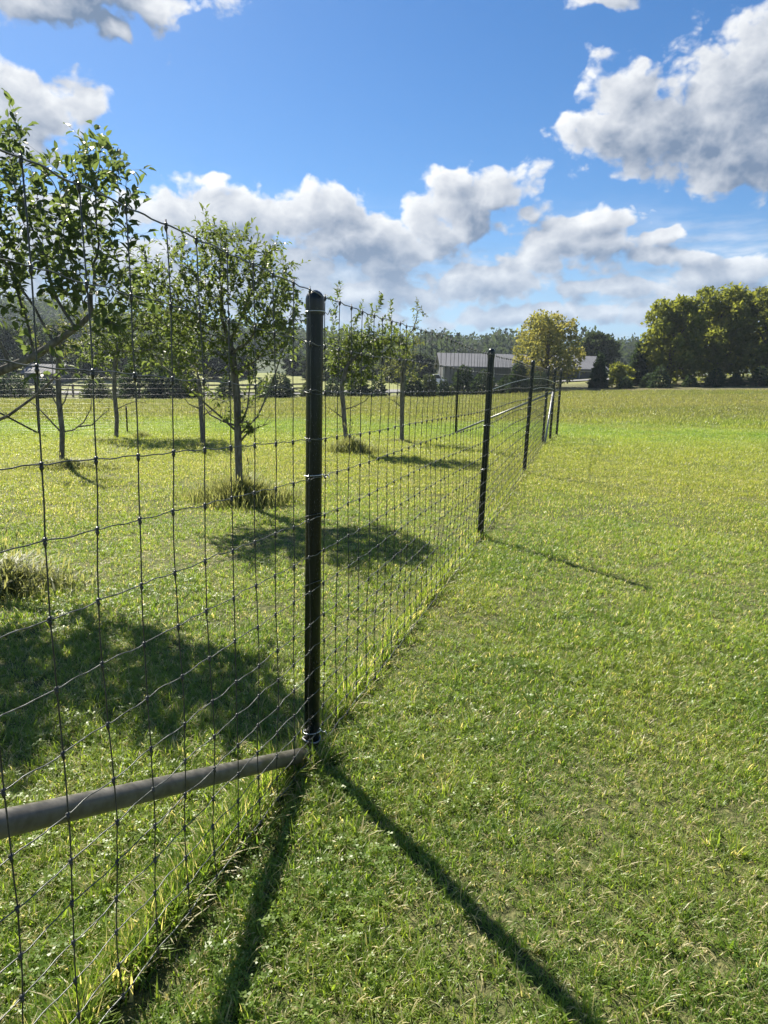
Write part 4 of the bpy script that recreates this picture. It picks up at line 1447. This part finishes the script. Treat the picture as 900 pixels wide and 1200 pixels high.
def clump(n, rad_, hmin, hmax, w0, w1, lean, seed, segs=3):
    rng = np.random.default_rng(seed)
    V, F, T = [], [], []
    k = 0
    us = np.linspace(0, 1, segs + 1)
    for i in range(n):
        a, q = rng.random() * 6.283, rad_ * math.sqrt(rng.random())
        x, y = q * math.cos(a), q * math.sin(a)
        L = rng.uniform(hmin, hmax)
        w = rng.uniform(w0, w1)
        az = rng.random() * 6.283
        d = np.array([math.cos(az), math.sin(az), 0])
        sd = np.array([-d[1], d[0], 0])
        le = rng.uniform(*lean)
        tint = rng.random()
        if tint > 0.86:
            le = max(le, 1.05)
        p = np.array([x, y, -0.006])
        ang = le * 0.45
        st = L / segs
        tw = rng.uniform(-0.5, 0.5)
        for j, u in enumerate(us):
            ww = w * (1.0, 0.95, 0.62, 0.0)[min(3, int(round(u * 3)))]
            s2 = sd * math.cos(tw * u) + np.array([0, 0, 1]) * math.sin(tw * u)
            if j < segs:
                V += [p - s2 * ww, p + s2 * ww]
            else:
                V.append(p)
            p = p + (d * math.sin(ang) + np.array([0, 0, 1]) * math.cos(ang)) * st
            ang += le * 0.55 / max(segs - 1, 1) * rng.uniform(0.6, 1.5)
        for j in range(segs - 1):
            b0 = k + j * 2
            F.append((b0, b0 + 1, b0 + 3, b0 + 2))
            T.append(tint)
        b0 = k + (segs - 1) * 2
        F.append((b0, b0 + 1, b0 + 2))
        T.append(tint)
        k += segs * 2 + 1
    me = D.meshes.new('grass_tuft')
    me.from_pydata([tuple(v) for v in V], [], F)
    me.attributes.new('tint', 'FLOAT', 'FACE').data.foreach_set('value', T)
    me.materials.append(M_GRASS)
    o = D.objects.new('grass_tuft.%03d' % len(GC.objects), me)
    GC.objects.link(o)


for s in range(6):
    clump(26, 0.045, 0.024, 0.060, 0.0010, 0.0025, (0.6, 2.1), 200 + s)          # 0-5 near lawn
for s in range(2):
    clump(16, 0.03, 0.05, 0.12, 0.0016, 0.0034, (0.3, 1.4), 220 + s)             # 6-7 taller wisps
for s in range(4):
    clump(64, 0.18, 0.026, 0.060, 0.0020, 0.0042, (0.5, 1.9), 230 + s, 2)        # 8-11 mid distance
for s in range(3):
    clump(80, 0.45, 0.04, 0.12, 0.005, 0.010, (0.3, 1.3), 240 + s, 2)            # 12-14 far

for s in range(3):                                                              # 15-17 clover and broad little weeds
    rng = np.random.default_rng(260 + s)
    V, F, T = [], [], []
    for i in range(16):
        q, a = 0.05 * math.sqrt(rng.random()), rng.random() * 6.283
        c = np.array([q * math.cos(a), q * math.sin(a), rng.uniform(0.012, 0.036)])
        t0 = rng.random() * 6.283
        tilt = rng.normal(0, 0.35, 2)
        tn = rng.uniform(0.0, 0.55)
        for m3 in range(3):
            t1 = t0 + m3 * 2.094
            R_ = rng.uniform(0.006, 0.010)
            k = len(V)
            for da, rr in ((0, 0.0), (-0.55, 0.75), (-0.35, 1.1), (0.35, 1.1), (0.55, 0.75)):
                dx, dy = math.cos(t1 + da) * rr * R_, math.sin(t1 + da) * rr * R_
                V.append(c + np.array([dx, dy, dx * tilt[0] + dy * tilt[1] + 0.12 * rr * R_]))
            F += [(k, k + 1, k + 2), (k, k + 2, k + 3), (k, k + 3, k + 4)]
            T += [tn] * 3
    me = D.meshes.new('clover_tuft')
    me.from_pydata([tuple(v) for v in V], [], F)
    me.attributes.new('tint', 'FLOAT', 'FACE').data.foreach_set('value', T)
    me.materials.append(M_GRASS)
    GC.objects.link(D.objects.new('grass_tuft.%03d' % len(GC.objects), me))
for s in range(2):                                                              # 18-19 flattened dead thatch
    clump(22, 0.06, 0.03, 0.075, 0.0009, 0.0022, (2.3, 3.0), 270 + s)
    GC.objects[-1].data.attributes['tint'].data.foreach_set('value', [0.97] * len(GC.objects[-1].data.polygons))


def grass_points():
    rng = np.random.default_rng(77)
    P, S, I = [], [], []

    def ring(r0, r1, dens, idx, smin, smax, half=0.70):
        n = int(dens * half * (r1 * r1 - r0 * r0))
        r = np.sqrt(rng.uniform(r0 * r0, r1 * r1, n))
        a = rng.uniform(-half, half, n)
        x, y = r * np.sin(a), r * np.cos(a)
        P.append(np.stack([x, y, gz(x, y)], 1))
        S.append(rng.uniform(smin, smax, n))
        I.append(rng.choice(idx, n))
    ring(0.9, 4.2, 1000, list(range(6)), 0.75, 1.2)
    ring(0.9, 5.0, 22, [6, 7], 0.55, 0.9)
    ring(0.9, 6.5, 120, [15, 16, 17], 0.8, 1.3)
    ring(0.9, 7.0, 110, [18, 19], 0.7, 1.3)
    ring(4.2, 8.0, 480, list(range(6)), 0.85, 1.3)
    ring(8.0, 14.0, 85, [8, 9, 10, 11], 0.8, 1.2, 0.66)
    ring(14.0, 26.0, 34, [8, 9, 10, 11], 1.1, 1.7, 0.66)
    ring(26.0, 58.0, 9, [12, 13, 14], 0.8, 1.5, 0.64)
    # longer grass the mower cannot reach under the netting
    n = 2300
    s = np.concatenate([rng.uniform(0.3, S1 - 0.1, 900), rng.uniform(0.3, TOTAL, n - 900)])
    q = np.array([along(POSTS, v)[0] for v in s])
    x, y = q[:, 0] + rng.normal(-0.045, 0.03, n), q[:, 1] + rng.normal(0, 0.03, n)
    P.append(np.stack([x, y, gz(x, y)], 1))
    S.append(rng.uniform(0.9, 1.35, n))
    I.append(rng.choice([6, 7], n))
    for p in POSTS[1:]:
        x, y = p[0] + rng.normal(0, 0.07, 26), p[1] + rng.normal(0, 0.07, 26)
        P.append(np.stack([x, y, gz(x, y)], 1))
        S.append(rng.uniform(0.8, 1.3, 26))
        I.append(rng.choice([6, 7], 26))
    P, S, I = np.concatenate(P), np.concatenate(S), np.concatenate(I)
    # the sward is uneven: lusher patches, thin patches, clover in drifts, thatch where it is thin
    x, y = P[:, 0], P[:, 1]
    f = sum(np.sin(x * a_ + y * b_ + c_) * w_ for a_, b_, c_, w_ in ((1.9, 1.1, 0.3, 1), (-1.3, 2.3, 1.7, 1), (3.7, -2.9, 2.2, .7), (6.1, 4.7, .9, .5), (-8.3, 5.9, 4.1, .4), (0.7, -0.5, 2.9, .8)))
    lush = np.clip(0.5 + f * 0.22, 0, 1)
    S = np.where(I < 6, S * (0.72 + 0.5 * lush), S)
    keep = np.ones(len(P), bool)
    u = rng.random(len(P))
    keep &= ~((I < 6) & (u > 0.72 + 0.5 * lush))
    keep &= ~((I >= 15) & (I <= 17) & (u > np.clip(1.9 * (lush - 0.42), 0.04, 1)))
    keep &= ~((I >= 18) & (u > np.clip(1.5 * (0.62 - lush), 0.06, 1)))
    P, S, I = P[keep], S[keep], I[keep]
    rel = (P[:, :2] - P1[:2])
    sd = rel[:, 0] * FD[1] - rel[:, 1] * FD[0]      # distance from the fence line, to the camera's side
    sa = rel @ FD
    bare = (sd > 0.012) & (sd < 0.085 + 0.02 * np.sin(sa * 5)) & (sa < 9) & (sa > -4.3) & (rng.random(len(P)) < np.where(sa < 0, 0.90, 0.15)) & (np.abs(sa) > 0.12)
    P, S, I = P[~bare], S[~bare], I[~bare]
    n = len(P)
    me = D.meshes.new('grass')
    me.vertices.add(n)
    me.vertices.foreach_set('co', P.astype(np.float32).ravel())
    me.attributes.new('scl', 'FLOAT', 'POINT').data.foreach_set('value', S.astype(np.float32))
    me.attributes.new('idx', 'INT', 'POINT').data.foreach_set('value', I.astype(np.int32))
    rot = np.stack([rng.normal(0, 0.12, n), rng.normal(0, 0.12, n), rng.uniform(0, 6.283, n)], 1)
    me.attributes.new('rot', 'FLOAT_VECTOR', 'POINT').data.foreach_set('vector', rot.astype(np.float32).ravel())
    me.update()
    o = link(D.objects.new('grass', me))
    me.materials.append(M_GRASS)
    g = D.node_groups.new('grow_grass', 'GeometryNodeTree')
    g.interface.new_socket('Geometry', in_out='INPUT', socket_type='NodeSocketGeometry')
    g.interface.new_socket('Geometry', in_out='OUTPUT', socket_type='NodeSocketGeometry')
    gi, go = g.nodes.new('NodeGroupInput'), g.nodes.new('NodeGroupOutput')
    ip = g.nodes.new('GeometryNodeInstanceOnPoints')
    ci = g.nodes.new('GeometryNodeCollectionInfo')
    ci.inputs['Collection'].default_value = GC
    ci.inputs['Separate Children'].default_value = True
    ci.inputs['Reset Children'].default_value = True

    def attr(nm, ty):
        a = g.nodes.new('GeometryNodeInputNamedAttribute')
        a.data_type = ty
        a.inputs[0].default_value = nm
        return a.outputs[0]
    L = g.links.new
    L(gi.outputs[0], ip.inputs['Points'])
    L(ci.outputs[0], ip.inputs['Instance'])
    ip.inputs['Pick Instance'].default_value = True
    L(attr('idx', 'INT'), ip.inputs['Instance Index'])
    L(attr('rot', 'FLOAT_VECTOR'), ip.inputs['Rotation'])
    L(attr('scl', 'FLOAT'), ip.inputs['Scale'])
    L(ip.outputs[0], go.inputs[0])
    md = o.modifiers.new('grow', 'NODES')
    md.node_group = g
    tag(o, kind='stuff')
    return n


print('grass tufts', grass_points())

# ------------------------------------------------------------------ thin summer haze over the valley
hm, hk = material('haze_air')
pv = hk.n('ShaderNodeVolumePrincipled', None, Color=(0.72, 0.84, 1.0, 1), Density=0.00032, Anisotropy=0.2)
hm.node_tree.links.new(pv.outputs[0], hk.out.inputs['Volume'])
hb = MB()
hb.box((0, 250, 24), (1300, 700, 72))
tag(hb.build('haze', hm), kind='stuff')
